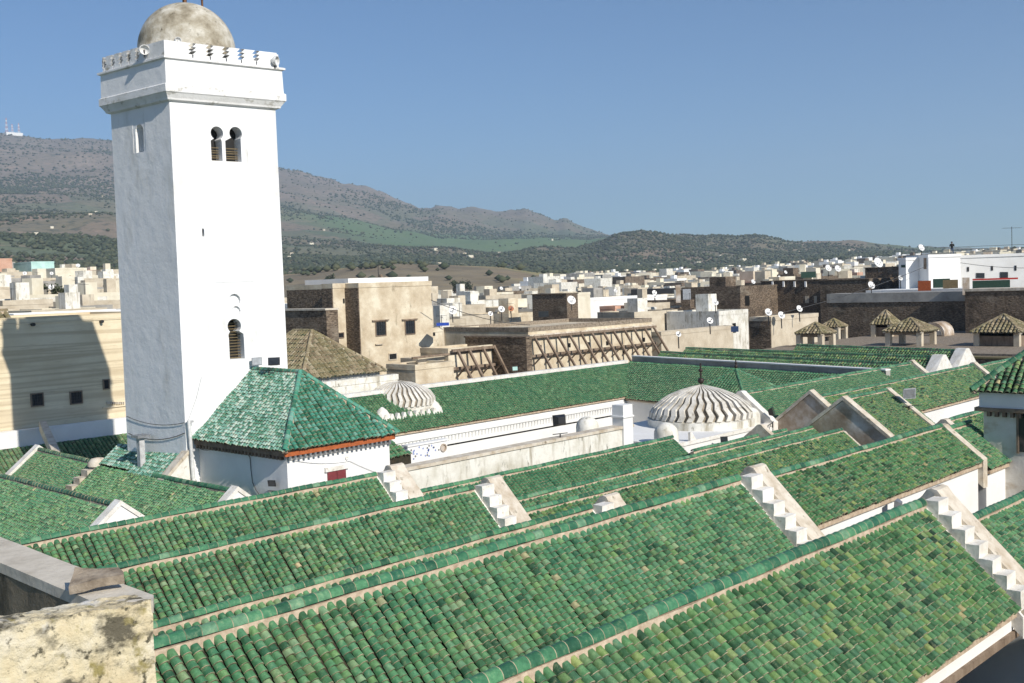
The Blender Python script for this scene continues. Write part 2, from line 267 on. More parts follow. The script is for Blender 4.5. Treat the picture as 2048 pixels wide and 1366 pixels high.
def joined(name, arr, mats, pos, U, V, Nn, sc, parent, rnd=None):
    """many tiles as one mesh: pos (n,3), U/V/N axes (3,) or (n,3), sc (n,3)"""
    v, f, m = arr; n = len(pos); k = len(v); off = np.array(parent_off(parent))
    U = np.broadcast_to(U, (n, 3)); V = np.broadcast_to(V, (n, 3)); Nn = np.broadcast_to(Nn, (n, 3))
    P = pos[:, None, :] + v[None, :, 0:1] * (U * sc[:, 0:1])[:, None, :] + v[None, :, 1:2] * (V * sc[:, 1:2])[:, None, :] + v[None, :, 2:3] * (Nn * sc[:, 2:3])[:, None, :] - off
    me = bpy.data.meshes.new(name); me.vertices.add(n * k); me.vertices.foreach_set('co', P.reshape(-1).astype(np.float32))
    fl = len(f); fs = len(f[0]); base = np.array(f).reshape(-1)
    idx = (base[None, :] + (np.arange(n) * k)[:, None]).reshape(-1)
    me.loops.add(n * fl * fs); me.loops.foreach_set('vertex_index', idx.astype(np.int32))
    me.polygons.add(n * fl); me.polygons.foreach_set('loop_start', (np.arange(n * fl) * fs).astype(np.int32)); me.polygons.foreach_set('loop_total', np.full(n * fl, fs, np.int32))
    me.polygons.foreach_set('material_index', np.tile(np.array(m, np.int32), n)); me.polygons.foreach_set('use_smooth', np.tile(np.array([i == 0 for i in m]), n))
    for q in mats: me.materials.append(MT[q])
    a = me.attributes.new('rnd', 'FLOAT', 'POINT'); r = rng.random(n) if rnd is None else rnd; a.data.foreach_set('value', np.repeat(r, k).astype(np.float32))
    me.update(); me.validate(); o = bpy.data.objects.new(name, me); COL.objects.link(o); o.parent = parent; return o
def inpoly(P, x, y):
    c = np.zeros(len(x), bool); n = len(P)
    for i in range(n):
        x0, y0 = P[i]; x1, y1 = P[(i + 1) % n]
        cond = (y0 > y) != (y1 > y)
        with np.errstate(divide='ignore', invalid='ignore'):
            c ^= cond & (x < (x1 - x0) * (y - y0) / ((y1 - y0) if y1 != y0 else 1e-9) + x0)
    return c
def dist_cam(p): return np.sqrt((p ** 2).sum(1))
def single(name, me, U, V, Nn, p, sc, parent):
    off = parent_off(parent); o = bpy.data.objects.new(name, me)
    U = np.array(U) * sc[0]; V = np.array(V) * sc[1]; W = np.array(Nn) * sc[2]
    o.matrix_basis = Matrix([[U[i], V[i], W[i], p[i] - off[i]] for i in range(3)] + [[0, 0, 0, 1]])
    COL.objects.link(o); o.parent = parent; return o
def lay_tiles(parent, poly, mk, sx=0.18, sy=0.155, budget=0, lod=None, wave=0.012):
    """cover a planar roof face with barrel tiles; the `budget` largest in view are objects of their own"""
    P = [np.array(p, float) for p in poly]; n = np.cross(P[1] - P[0], P[2] - P[0]); n /= np.linalg.norm(n)
    if n[2] < 0: n = -n
    V = np.array([n[0], n[1], 0.0]); V -= n * V.dot(n); V /= np.linalg.norm(V); U = np.cross(V, n); o = P[0]
    Q = [((p - o).dot(U), (p - o).dot(V)) for p in P]
    u0, u1 = min(q[0] for q in Q), max(q[0] for q in Q); v0, v1 = min(q[1] for q in Q), max(q[1] for q in Q)
    nu, nv = max(1, round((u1 - u0) / sx)), max(1, round((v1 - v0) / sy)); sx = (u1 - u0) / nu; sy = (v1 - v0) / nv
    gu, gv = np.meshgrid(u0 + (np.arange(nu) + 0.5) * sx, v0 + (np.arange(nv) + 0.25) * sy, indexing='ij')
    colj = (rng.random(nu) - 0.5)[:, None] * np.ones(nv)
    gu = (gu + colj * 0.03 * sx / 0.18 + (rng.random(gu.shape) - 0.5) * 0.012).reshape(-1); gv = (gv + (rng.random(nu) - 0.5)[:, None] * 0.05 + (rng.random(gv.shape) - 0.5) * 0.012).reshape(-1)
    keep = inpoly(Q, gu, gv + sy * 0.3); gu = gu[keep]; gv = gv[keep]
    if not len(gu): return
    pos = o + gu[:, None] * U + (gv - sy * 0.25)[:, None] * V
    pos = pos + n * (wave * np.sin(pos[:, 0] * 1.9 + pos[:, 1] * 1.3) * 1.0 + 0.5 * wave * np.sin(pos[:, 0] * 4.1 + pos[:, 2] * 3))[:, None]
    k = sx / 0.18; sc = np.stack([k * (0.96 + 0.1 * rng.random(len(pos))), np.full(len(pos), sy / 0.155) * (0.98 + 0.06 * rng.random(len(pos))), k * (0.95 + 0.14 * rng.random(len(pos)))], 1)
    d = dist_cam(pos); single_ok = np.zeros(len(pos), bool); cen = pos.mean(0)
    if budget and n.dot(-cen) > 0:
        pr = RW.T @ pos.T; X = CX + FPX * pr[0] / -pr[2]; Y = CY - FPX * pr[1] / -pr[2]
        vis = (X > 0) & (X < 2048) & (Y > 0) & (Y < 1366) & (-pr[2] > 0) & (0.18 * k * FPX / d > 9)
        order = np.argsort(np.where(vis, d, 1e9))[:budget]; single_ok[order] = vis[order]
    jr = rng.random((len(pos), 2)) - 0.5
    me = tilemesh(mk)
    for i in np.nonzero(single_ok)[0]:
        a = jr[i, 0] * 0.12; c, s_ = math.cos(a), math.sin(a)
        single('roof_tile', me, U * c + V * s_, V * c - U * s_, n, pos[i], sc[i], parent)
    r = ~single_ok
    if r.any():
        dm = d.min(); lod = lod or ('hi' if dm < 26 else 'lo' if dm < 48 else 'far')
        a = jr[r, 0] * 0.12; c = np.cos(a)[:, None]; s_ = np.sin(a)[:, None]
        tag(joined('roof_tiles', TA[lod], (mk, 'lip'), pos[r], U * c + V * s_, V * c - U * s_, n, sc[r], parent), kind='stuff')
def lay_ridge(parent, a, b, r=0.105, ln=0.25, mk='ridge', budget=0, bed=True, up=0.05, sl=1.0, bedmat='mortar'):
    """cap tiles in a row from a to b on a bed of mortar"""
    a = Vector([float(q) for q in a]); b = Vector([float(q) for q in b]); d = b - a; L_ = d.length
    if L_ < 0.1: return
    d.normalize(); n = max(1, round(L_ / ln)); s = L_ / n; r *= .84; side = d.cross(Vector((0, 0, 1))).normalized(); nn = side.cross(d)
    if bed:
        bw = r * 1.2; g = MB()
        m_ = max(2, int(L_ / 0.6)); ring = []
        for k in range(m_ + 1):
            c = a + d * (L_ * k / m_) + nn * (0.012 * math.sin(k * 1.7)); j = [random.uniform(-.014, .014) for _ in range(2)]
            ring.append([c + side * (bw + j[0]) - nn * (bw * sl * 0.9), c + side * (r * .95) + nn * (up * .55), c - side * (r * .95) + nn * (up * .55), c - side * (bw + j[1]) - nn * (bw * sl * 0.9)])
        for k in range(m_):
            for q in range(3): g.quad(ring[k][q], ring[k + 1][q], ring[k + 1][q + 1], ring[k][q + 1])
        g.poly(ring[0]); g.poly(ring[-1]); g.build('mortar_bed', bedmat, parent)
    pos = np.array([list(a + d * (s * k) + nn * (up + 0.010 * math.sin(k * .43))) for k in range(n)]); k_ = r / 0.074
    sc = np.stack([np.full(n, k_) * (0.97 + .06 * rng.random(n)), np.full(n, s * 1.10 / 0.19), np.full(n, k_)], 1)
    dd = dist_cam(pos); ok = (r * 2.2 * FPX / dd > 9) & (np.arange(n) < budget)
    me = tilemesh(mk, 'cap')
    for i in np.nonzero(ok)[0]: single('ridge_tile', me, side, d, nn, pos[i], sc[i], parent)
    if (~ok).any():
        o = joined('ridge_tiles', TA['cap' if dd.min() < 40 else 'caplo'], (mk, 'lip'), pos[~ok], np.array(side), np.array(d), np.array(nn), sc[~ok], parent)
        tag(o, kind='stuff')
# ------------------------------------------------------------------ mosque roofs
def nave(label, P0, P1, m=1.0, wf=1.9, wb=1.9, zb=-12.0, mk='tile', budget=300, wall='white', ends=(True, True), ridge_r=0.105, rb=200, mb=None, group='gabled green tiled roofs of the mosque',
         sx=0.18, sy=0.12, back=True, cat='roof', name='tiled_roof', edge=True, rmk='ridge', front=True, lod=None, bedmat='mortar', ridge=True, inset=0.10):
    mb = m if mb is None else mb
    P0 = Vector([float(q) for q in P0]); P1 = Vector([float(q) for q in P1]); d = (P1 - P0); L_ = d.length; d.normalize(); s = d.cross(Vector((0, 0, 1))).normalized(); Z = Vector((0, 0, 1))
    mid = (P0 + P1) / 2; t = thing(name, (mid.x, mid.y, zb), label, cat, group)
    F0 = P0 + s * wf - Z * (m * wf); F1 = F0 + d * L_; B0 = P0 - s * wb - Z * (mb * wb); B1 = B0 + d * L_
    g = MB(); g.quad(P0, P1, F1, F0); g.quad(P0, P1, B1, B0)
    dn = Z * 0.07
    g.quad(F0, F1, F1 - dn, F0 - dn); g.quad(B0, B1, B1 - dn, B0 - dn)
    g.build('roof_deck', 'deck', t, fix=False)
    g = MB(); i = 0.10; j_ = inset
    prof = lambda Q: [Q + s * (wf - j_) + Z * (zb - Q.z), Q + s * (wf - j_) - Z * (m * (wf - j_) + .03), Q - Z * .06, Q - s * (wb - i) - Z * (mb * (wb - i) + .03), Q - s * (wb - i) + Z * (zb - Q.z)]
    g.hull(prof(P0), prof(P1)); g.build('wall', wall, t)
    if edge:     # mortar bead under the first row of tiles
        e = MB(); e.hull([F0 - s * .02 - dn * .3, F0 + s * .03 - dn * .5, F0 + s * .03 - dn * 1.9, F0 - s * .12 - dn * 1.9], [F1 - s * .02 - dn * .3, F1 + s * .03 - dn * .5, F1 + s * .03 - dn * 1.9, F1 - s * .12 - dn * 1.9])
        e.build('eave_bead', bedmat, t)
    n1 = (s * m + Z).normalized() * 0.015; n2 = (-s * mb + Z).normalized() * 0.015; off = s * 0.07 - Z * (0.07 * m); offb = -s * 0.12 - Z * (.12 * mb)
    if front: lay_tiles(t, [P0 + n1 + off, P1 + n1 + off, F1 + n1 + s * .04, F0 + n1 + s * .04], mk, sx, sy, budget, lod)
    if back: lay_tiles(t, [P0 + n2 + offb, P1 + n2 + offb, B1 + n2, B0 + n2], mk, sx, sy, 0, 'far' if lod is None else lod)
    if ridge: lay_ridge(t, P0, P1, r=ridge_r, budget=rb, sl=m, mk=rmk, bedmat=bedmat)
    return t, (P0, P1, F0, F1, B0, B1)
def coping(label, x0, x1, y, z, m, wf, wb=1.6, rise=0.34, mat='coping', base=0.75, name='gable_parapet', mb=None, group='parapets at the roof ends', steps=0, zb=None):
    """raised wall end across a roof, with a rounded top over the ridge; runs down both slopes, steps on the near side"""
    mb = m if mb is None else mb
    xs0 = x0 - (0.5 if steps else 0); t = thing(name, ((x0 + x1) / 2, y, z - wf * m - .3), label, 'parapet' if not steps else 'stepped parapet', group)
    top = [(y - wf, z - wf * m + rise)]
    k = 0.22
    top += [(y - k, z - k * m + rise), (y - k * .5, z + rise - k * m * .35), (y, z + rise - k * m * .22), (y + k * .5, z + rise - k * mb * .35), (y + k, z - k * mb + rise), (y + wb, z - wb * mb + rise)]
    bot = [(y + wb, z - wb * mb - base), (y, z - base * .8), (y - wf, z - wf * m - base)]
    g = MB(); out = top + bot
    g.hull([(x0, a, b) for a, b in out], [(x1, a, b) for a, b in out]); o = roughen(g.build('coping', mat, t), .014, 3.5, 2)
    if steps:
        run = (wf - 0.12) / steps; R_ = run * m
        for q in range(steps):
            ya = y - 0.06 - run * q; yb = ya - run * 1.0; zt = z + 0.04 - R_ * q + .10
            s = MB(); s.box(xs0 + .03 * (q % 2) * .3, x0 + .002, yb - .012, ya, zt - R_ - .12, zt); ob = roughen(s.build('step', 'dirty2', t), .014, 5, 2)
        # thin plastered strip along the tiles
        s = MB(); s.hull([(xs0 - .05, y - .05, z + .02), (xs0 - .05, y - wf, z - wf * m + .04), (xs0 - .05, y - wf, z - wf * m - .4), (xs0 - .05, y - .05, z - .4)],
                         [(xs0 + .02, y - .05, z + .02), (xs0 + .02, y - wf, z - wf * m + .04), (xs0 + .02, y - wf, z - wf * m - .4), (xs0 + .02, y - .05, z - .4)]); s.build('fillet', 'dirty2', t)
        s = MB(); s.box(xs0, x0, y + 0.0, y + wb, z - wb * mb - .5, z - wb * mb + .02); s.hull([(xs0, y - .06, z + .14), (xs0, y + wb, z - wb * mb + .1), (xs0, y + wb, z - wb * mb - .4), (xs0, y - .06, z - .4)],
                                     [(x0, y - .06, z + .14), (x0, y + wb, z - wb * mb + .1), (x0, y + wb, z - wb * mb - .4), (x0, y - .06, z - .4)]); s.build('back_slope', 'dirty2', t)
    return t
MT['dirty2'] = surf('scuffed_whitewash', [(0.3, (0.62, 0.58, 0.50)), (0.6, (0.80, 0.78, 0.73))], scale=3, bump=0.5, bscale=10, dist=0.02, stain=[((0.42, 0.36, 0.27), 6, 0.58, 0.75, (1, 1, 1))])
XE = 22.8
# nearest five ridges, all running away to the right
E_ = nave('nearest green tiled roof, at the bottom of the picture, with the widest ridge tiles', (5.0, 9.4, -4.92), (XE - .55, 9.4, -4.92), 1.0, 1.85, 2.0, mk='tile2', ridge_r=0.135, sy=.135, inset=1.15)[0]
g = MB(); g.box(5, XE + 12, 7.62, 7.85, -7.2, -6.78); g.build('eave_wall', 'white', E_); g = MB(); g.box(5, XE + 12, 7.55, 7.72, -7.34, -7.2); g.build('eave_ledge', 'wood', E_)
D_ = nave('long green tiled roof ending at the white stepped parapet with six steps', (6.0, 13.8, -4.84), (XE - .55, 13.8, -4.84), 1.0, 2.1, 2.0, mk='tile', ridge_r=0.125)[0]
C_ = nave('green tiled roof of which only a narrow strip shows behind the second ridge', (6.5, 18.3, -6.03), (XE - .55, 18.3, -6.03), 1.0, 2.1, 2.0, mk='tile', ridge_r=0.105)[0]
B_ = nave('green tiled roof ending at the stepped parapet with four steps', (7.0, 22.7, -5.97), (XE - .55, 22.7, -5.97), 1.0, 2.1, 2.0, mk='tile', ridge_r=0.105)[0]
A_ = nave('green tiled roof in front of the small white house with the red shutter', (7.5, 27.1, -5.99), (XE - .55, 27.1, -5.99), 1.0, 2.1, 2.0, mk='tile', ridge_r=0.105)[0]
coping('clean white stepped parapet at the right edge, end of the nearest roof', XE, XE + .58, 9.4, -4.92, 1.0, 2.0, steps=7)
coping('stepped parapet with a broad mottled coping in the middle right', XE, XE + .58, 13.8, -4.84, 1.0, 2.1, steps=7)
coping('small peaked end of a stepped parapet just showing above a ridge', XE, XE + .58, 18.3, -6.03, 1.0, 1.9, steps=6)
coping('stepped parapet in the middle of the roofs with four steps showing', XE, XE + .58, 22.7, -5.97, 1.0, 2.1, steps=7)
coping('stepped parapet nearest the long stained white wall', XE, XE + .58, 27.1, -5.99, 1.0, 2.1, steps=7)
g = MB(); g.box(13, 46, -5, 1.9, -13, -3.9); tag(g.build('alley_shade_house', 'ochre'), 'plain house block out of view, added across the alley for its shade', 'house')  # out of view; height chosen to throw the alley into shade
# roofs beyond the stepped parapets
xg = XE + .55
nave('green roof with a broad front slope and a white wall below its eave, right of the mottled parapet', (xg, 13.8, -4.98), (34.2, 13.8, -4.98), 0.8, 1.24, 2.2, mk='tile2', budget=300, ridge_r=.1)
coping('thin brown parapet at the far end of the broad right-hand roof', 34.2, 34.55, 13.8, -4.98, .8, 1.3, 2.0, rise=.14)
nave('short strip of green roof past the thin brown parapet, against the house tower', (34.55, 13.8, -5.15), (36.6, 13.8, -5.15), 0.8, 1.36, 2.2, mk='tile', budget=0, ridge_r=.1, rb=0)
nave('middle green roof running up to the brown-stained gables, lower of the pair of close ridges', (xg, 22.0, -6.82), (43.9, 22.0, -6.82), 0.8, 3.4, 1.2, mk='tile2', budget=300, ridge_r=.1)
coping('thin tiled verge at the end of the middle green roof', 43.9, 44.1, 22.0, -6.82, .8, 3.0, 1.1, rise=.05)
nave('narrow green roof strip between two close pale ridges', (xg, 24.6, -7.16), (57, 24.6, -7.16), 0.8, 1.4, 1.3, mk='tile', budget=200, ridge_r=.1)
nave('dark green roof below the long stained white wall and the terrace of the large dome', (xg, 27.1, -6.85), (38.6, 27.1, -6.85), 0.8, 1.3, 1.3, mk='tile3', budget=300, ridge_r=.1)
coping('small brown parapet stub under the large ribbed dome', 43.2, 43.5, 25.6, -6.75, .8, 1.0, .8, rise=.12)
nave('short green ridge under the terrace of the large ribbed dome', (38.0, 25.7, -7.25), (43.2, 25.7, -7.25), 0.8, .9, .9, mk='tile', budget=0, ridge_r=.1, rb=0)
nave('short green ridge running up to the two brown-stained gables', (43.6, 25.9, -7.35), (46.1, 25.9, -7.35), 0.8, .9, .9, mk='tile', budget=0, ridge_r=.1, rb=0)
# brown-stained gables with the roofs behind them
def gable(label, X, y, z, hw, m, zb, th=.35, mat='gable'):
    t = thing('gable_wall', (X, y, zb), label, 'gable', 'gable walls')
    g = MB(); p = [(y - hw, zb), (y - hw, z - hw * m), (y, z), (y + hw, z - hw * m), (y + hw, zb)]
    g.hull([(X, a, b) for a, b in p], [(X + th, a, b) for a, b in p]); g.build('wall', mat, t)
    c = MB()
    for sgn in (-1, 1):
        q = [(y, z + .02), (y + sgn * (hw + .05), z - (hw + .05) * m + .02), (y + sgn * (hw + .05), z - (hw + .05) * m + .2), (y, z + .2)]
        c.hull([(X - .06, a, b) for a, b in q], [(X + th + .06, a, b) for a, b in q])
    c.build('coping', 'coping', t); return t
p2 = atX(1686, 801, 46.2); p1 = atX(1620, 788, 48.9)
gable('front one of the two brown-stained gables, left of the grey floodlight', 46.2, p2[1], p2[2], 2.15, .76, -11)
gable('rear one of the two brown-stained gables, beside the large ribbed dome', 48.9, p1[1], p1[2], 2.2, .80, -12)
OX = 46.5; oz = p2[2] + .05
nave('short green roof behind the front brown gable, partly in black shadow', (OX, p2[1], oz - .05), (50.6, p2[1], oz - .05), .76, 2.3, 2.3, mk='tile2', budget=0, ridge_r=.11, rb=0)
coping('brown parapet carrying the grey floodlight', 50.6, 51.0, p2[1], oz - .05, .76, 2.4, 2.3, rise=.2)
ny = 26.0; nz = -0.236 * ny
nave('large dark green roof slope at the right with a stained white wall under its eave', (49.2, ny, nz), (2.675 * ny, ny, nz), .8, 1.75, 2.0, mk='tile2', budget=0, sx=.2, sy=.15, ridge_r=.12, rb=0)
coping('brown coping at the far end of the large dark green slope', 2.675 * ny, 2.675 * ny + .5, ny, nz, .8, 2.2, 2.0, rise=.3)
my = 29.8; mz = -0.2032 * my
nave('bright green roof slope behind the large ribbed dome', (48.9, my, mz), (2.3185 * my, my, mz), .8, 1.9, 2.0, mk='tile3', budget=0, sx=.2, sy=.15, ridge_r=.12, rb=0)
coping('brown coping at the far end of the bright green slope', 2.3185 * my, 2.3185 * my + .5, my, mz, .8, 2.4, 2.0, rise=.3)
coping('white-plastered coping running down beside the large ribbed dome', 48.45, 48.9, my, mz, .8, 1.9, 2.0, rise=.25, mat='dirty2')
pa = atX(1988, 716, 96.); pb = atX(2020, 706, 104.)
nave('farthest small green roof, just left of the house tower', (70.3, ny + .8, nz - .3), (86.0, ny + .8, nz - .3), .8, 2.6, 2.3, mk='tile3', budget=0, ridge_r=.12, rb=0)
coping('brown coping ending the farthest small green roof', 86.0, 86.5, ny + .8, nz - .3, .8, 2.2, 2.0, rise=.3)
nave('low green roof beside the house tower, right of the brown parapet with the floodlight', (44.5, 17.6, -6.2), (60.0, 17.6, -6.2), .8, 2.6, 2.3, mk='tile2', budget=0, ridge_r=.11, rb=0)
coping('long brown parapet between the broad roof and the low roof by the house tower', 43.9, 44.3, 17.6, -6.2, .8, 2.4, 2.3, rise=.2)
# roof at the lower right edge in front of the tower and the dark street-side roof
nave('green roof at the right edge below the house tower', (23.6, 9.0, -5.5), (36.0, 9.0, -5.5), .9, 1.7, 1.5, mk='tile', budget=0, ridge_r=.11, rb=0)
nave('shaded green roof in the bottom right corner, deep in shadow', (12.2, 5.1, -8.1), (30, 5.1, -8.1), .9, 1.5, 1.5, zb=-13, mk='tile2', budget=0, ridge_r=.13, rb=0)
# left-hand roofs at right angles
ZL = -6.98
nave('green roof at the left edge seen over the thick plaster parapet', (17.75, 50.5, ZL), (17.3, 34.6, ZL), .8, 2.6, 1.9, mk='tile', budget=0, ridge_r=.12, rb=0, sx=.16)
S1 = nave('green roof slope running from the minaret foot down to the left', (21.15, 43.4, -6.9), (20.95, 33.3, -6.96), .8, 2.0, 1.6, mk='tile', budget=0, ridge_r=.12, rb=0, sx=.16, ridge=False)
lay_ridge(S1[0], (20.95, 33.3, -6.96), (21.0, 38.8, -6.96), r=.12)
nave('rear left green roof with a dark ridge ending at small steps', (21.6, 50.3, -6.92), (21.2, 44.1, -6.92), .8, 2.4, 1.9, mk='tile', budget=0, ridge_r=.12, rb=0, sx=.16)
t = thing('roof_slope', (21.6, 40.5, -12), 'patch of green tiles rising to the foot of the minaret', 'roof')
g = MB(); q = [(20.98, 38.3, -6.98), (21.98, 38.3, -6.16), (21.98, 43.4, -6.16), (21.12, 43.4, -6.9)]
g.hull([(a, b, -12) for a, b, c in q], q); g.build('roof_deck', 'deck', t); lay_tiles(t, [(a, b, c + .02) for a, b, c in q], 'tile4', .16)
t = thing('step_wall', (20, 43.7, -9), 'low flight of mortar steps between the two left green roofs', 'stepped parapet')
for k in range(7):
    g = MB(); x = 21.25 - .34 * k; z = -6.78 - .272 * k; g.box(x - .36, x, 43.42, 43.98, z - .55, z); g.build('step', 'coping', t)
g = MB(); g.rev((21.15, 43.7, -6.95), [(.42, 0), (.4, .15), (.25, .3), (0.02, .34)], 12); g.build('end_knob', 'coping', t, smooth=True)
def tri_gable(label, x, y, z, hw, m, zb, th=.3, mat='white', side='Y'):
    t = thing('gable_wall', (x, y, zb), label, 'gable', 'gable walls'); g = MB(); p = [(-hw, zb), (-hw, z - hw * m), (-.1, z - .02), (.1, z - .02), (hw, z - hw * m), (hw, zb)]
    g.hull([(x + a, y, b) for a, b in p], [(x + a, y + th, b) for a, b in p]); g.build('wall', mat, t)
    c = MB()
    for sg in (-1, 1):
        q = [(0, z + .0), (sg * (hw + .08), z - (hw + .08) * m), (sg * (hw + .08), z - (hw + .08) * m + .16), (0, z + .17)]
        c.hull([(x + a, y - .05, b) for a, b in q], [(x + a, y + th + .05, b) for a, b in q])
    c.build('coping', 'dirty2', t); return t
tri_gable('white gable triangle with a pink-cream coping, lower left behind the first ridge', 17.3, 34.3, ZL + .1, 2.2, .8, -12)
tri_gable('low white gable peeping over the ridge in front of the small white house', 20.95, 33.0, -6.86, 1.9, .8, -12)
tri_gable('pale gable with a cream coping at the far left edge', 21.6, 50.35, -6.82, 2.9, .8, -12)
t = thing('wall', (21.5, 38.2, -12), 'white wall piece with a sloping cream coping at the front corner of the minaret foot', 'wall')
g = MB(); q = [(20.95, -7.05), (22.1, -6.05), (22.1, -12), (20.95, -12)]; g.hull([(a, 37.95, b) for a, b in q], [(a, 38.25, b) for a, b in q]); g.build('wall', 'dirty2', t)
g = MB(); q = [(20.85, -7.1), (22.1, -6.02), (22.1, -5.86), (20.85, -6.95)]; g.hull([(a, 37.88, b) for a, b in q], [(a, 38.32, b) for a, b in q]); g.build('coping', 'coping', t)
# back row of green roofs by the banded wall, in the minaret's shadow
nave('green roof along the foot of the banded house, half in the shadow of the minaret', (14, 57.6, -7.6), (33, 57.6, -7.6), .7, 3.0, .6, mk='tile', budget=0, ridge_r=.1, rb=0, sx=.22, ridge=False)
t = thing('wall', (22, 58, -12), 'low white wall at the foot of the banded house', 'wall'); g = MB(); g.box(8, 33, 57.7, 58.2, -12, -6.75); g.build('wall', 'white', t)
g = MB(); g.bar((22.7, 51.0, -7.4), (24.9, 57.4, -6.6), .35, .5); tag(g.build('roof_spur', 'coping'), 'dark sloping masonry spur on the shaded roof left of the minaret', 'parapet')

# flat gutter level under the roofs
g = MB(); g.box(4, 110, 2, 28.9, -13.5, -9.3); g.box(4, 25.1, 28.9, 58, -13.5, -9.3); g.box(39.5, 110, 28.9, 34, -13.5, -9.3); tag(g.build('gutter_floor', 'deck'), kind='structure')

g = MB(); g.box(25.1, 75, 29, 53, -14, -13.4); tag(g.build('courtyard_floor', 'coping'), kind='structure')
# ------------------------------------------------------------------ courtyard side
def zline(px, py, Y): return float(atY(px, py, Y)[2])
# stained court wall
cw_y = 29.0
t = thing('court_wall', (33, cw_y, -12), 'long white wall streaked with black stains above the green roofs', 'wall')
g = MB(); g.box(25.2, 38.35, cw_y, cw_y + .45, -12, -6.42); g.build('wall', 'dirty', t)
g = MB(); g.box(25.1, 38.4, cw_y - .06, cw_y + .51, -6.42, -6.3); g.build('coping', 'coping', t)
g = MB(); pz0 = float(atY(1252, 809, cw_y)[2]); px0_ = float(atY(1242, 809, cw_y)[0]); px1_ = float(atY(1261, 809, cw_y)[0]); g.box(px0_, px1_, cw_y - .1, cw_y + .5, -12, pz0); g.box(px0_ - .05, px1_ + .05, cw_y - .15, cw_y + .55, pz0 - .55, pz0 - .48); g.build('pier', 'white', t)
# small attached gutter roof end left
t = thing('lower_roof', (25.5, 34, -12), 'little green tiled roof with a timber eave between the white house and the court wall', 'roof')
pA = atY(768, 905, 34.5); pB = atY(822, 915, 34.5)
g = MB(); x1_ = float(pB[0]); x0_ = float(pA[0]) - 2
g.hull([(x0_, 34.5, -7.6), (x1_, 34.5, -7.6), (x1_, 39, -7.6), (x0_, 39, -7.6)], [(x0_, 34.5, -6.95), (x1_, 34.5, -6.95), (x1_ - 1.6, 36.7, -5.4), (x0_, 36.7, -5.4)]); g.build('roof_body', 'deck', t)
lay_tiles(t, [(x0_, 34.45, -6.97), (x1_, 34.45, -6.97), (x1_ - 1.6, 36.7, -5.38), (x0_, 36.7, -5.38)], 'tile', .2, .18)
g = MB(); g.box(x0_, x1_ - .05, 34.6, 34.8, -7.7, -7.1); g.build('eave_board', 'wood', t)
g = MB(); g.box(x0_, x1_ - .2, 34.9, 39, -12, -7.6); g.build('wall', 'white', t)
# gallery with arcade facade
GY = 50.1; GE = -8.74; GR = 52.8; GZ = -6.58; gx0, gx1 = 40.0, 69.6
nave('long emerald green roof of the courtyard gallery', (gx0, GR, GZ), (gx1, GR, GZ), .8, 2.7, .4, zb=-13.5, mk='tile3', budget=0, ridge=False, ridge_r=.1, rb=0, sx=.22, sy=.17, lod='lo')
t = thing('back_parapet', (50, GR + .3, -12), 'white parapet along the top of the gallery roof', 'parapet'); g = MB(); g.box(gx0 - 1, gx1, GR + .08, GR + .6, -12, GZ + .22); g.build('wall', 'dirty2', t)
fac = thing('courtyard_facade', (48, GY, -13), 'white courtyard facade with a dentil cornice and horseshoe arches below the emerald roof', 'facade')
g = MB(); g.box(gx0 - 2, gx1 - .1, GY + .25, GY + .9, -13.4, GE - .02)
g.build('wall', 'white', fac)
g = MB(); g.box(gx0 - 2, gx1 - .1, GY + .02, GY + .3, GE - .62, GE - .35); g.box(gx0 - 2, gx1 - .1, GY + .1, GY + .3, GE - 1.32, GE - 1.22); g.build('string_course', 'white', fac)
for k in range(110):
    x = gx0 - 1.5 + k * .30
    if x < gx1 - .2:
        g = MB(); g.hull([(x, GY + .08, GE - .35 - .62), (x + .11, GY + .08, GE - .97), (x + .11, GY + .28, GE - .97), (x, GY + .28, GE - .97)], [(x, GY + .0, GE - .66), (x + .11, GY + .0, GE - .66), (x + .11, GY + .28, GE - .66), (x, GY + .28, GE - .66)])
        g.build('dentil', 'white', fac)
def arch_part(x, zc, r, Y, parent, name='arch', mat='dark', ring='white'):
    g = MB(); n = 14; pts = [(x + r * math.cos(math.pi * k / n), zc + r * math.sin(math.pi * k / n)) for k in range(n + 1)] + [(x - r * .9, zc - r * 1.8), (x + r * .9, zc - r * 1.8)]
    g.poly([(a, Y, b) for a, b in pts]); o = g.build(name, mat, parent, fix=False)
    q = MB(); ro = r * 1.18
    for k in range(n):
        a0, a1 = math.pi * k / n, math.pi * (k + 1) / n
        q.hull([(x + r * math.cos(a0), Y - .12, zc + r * math.sin(a0)), (x + r * math.cos(a1), Y - .12, zc + r * math.sin(a1)), (x + ro * math.cos(a1), Y - .12, zc + ro * math.sin(a1)), (x + ro * math.cos(a0), Y - .12, zc + ro * math.sin(a0))],
               [(x + r * math.cos(a0), Y + .05, zc + r * math.sin(a0)), (x + r * math.cos(a1), Y + .05, zc + r * math.sin(a1)), (x + ro * math.cos(a1), Y + .05, zc + ro * math.sin(a1)), (x + ro * math.cos(a0), Y + .05, zc + ro * math.sin(a0))])
    q.build('arch_ring', ring, o, fix=False)
for px, py in ((943, 896), (1023, 882), (1096, 869), (1163, 857), (1225, 846), (1280, 836)):
    p = atY(px, py, GY + .1); arch_part(float(p[0]), float(p[2]) - .62, .5, GY + .235, fac)
for px in (905, 978, 1052, 1130, 1200, 1262):
    p = atY(px, 880 - (px - 905) * .16, GY + .2); g = MB(); x = float(p[0]); z = float(p[2]); g.box(x - .03, x + .03, GY + .2, GY + .26, -12, GE - 1.4); g.build('pilaster_strip', 'steel', fac)
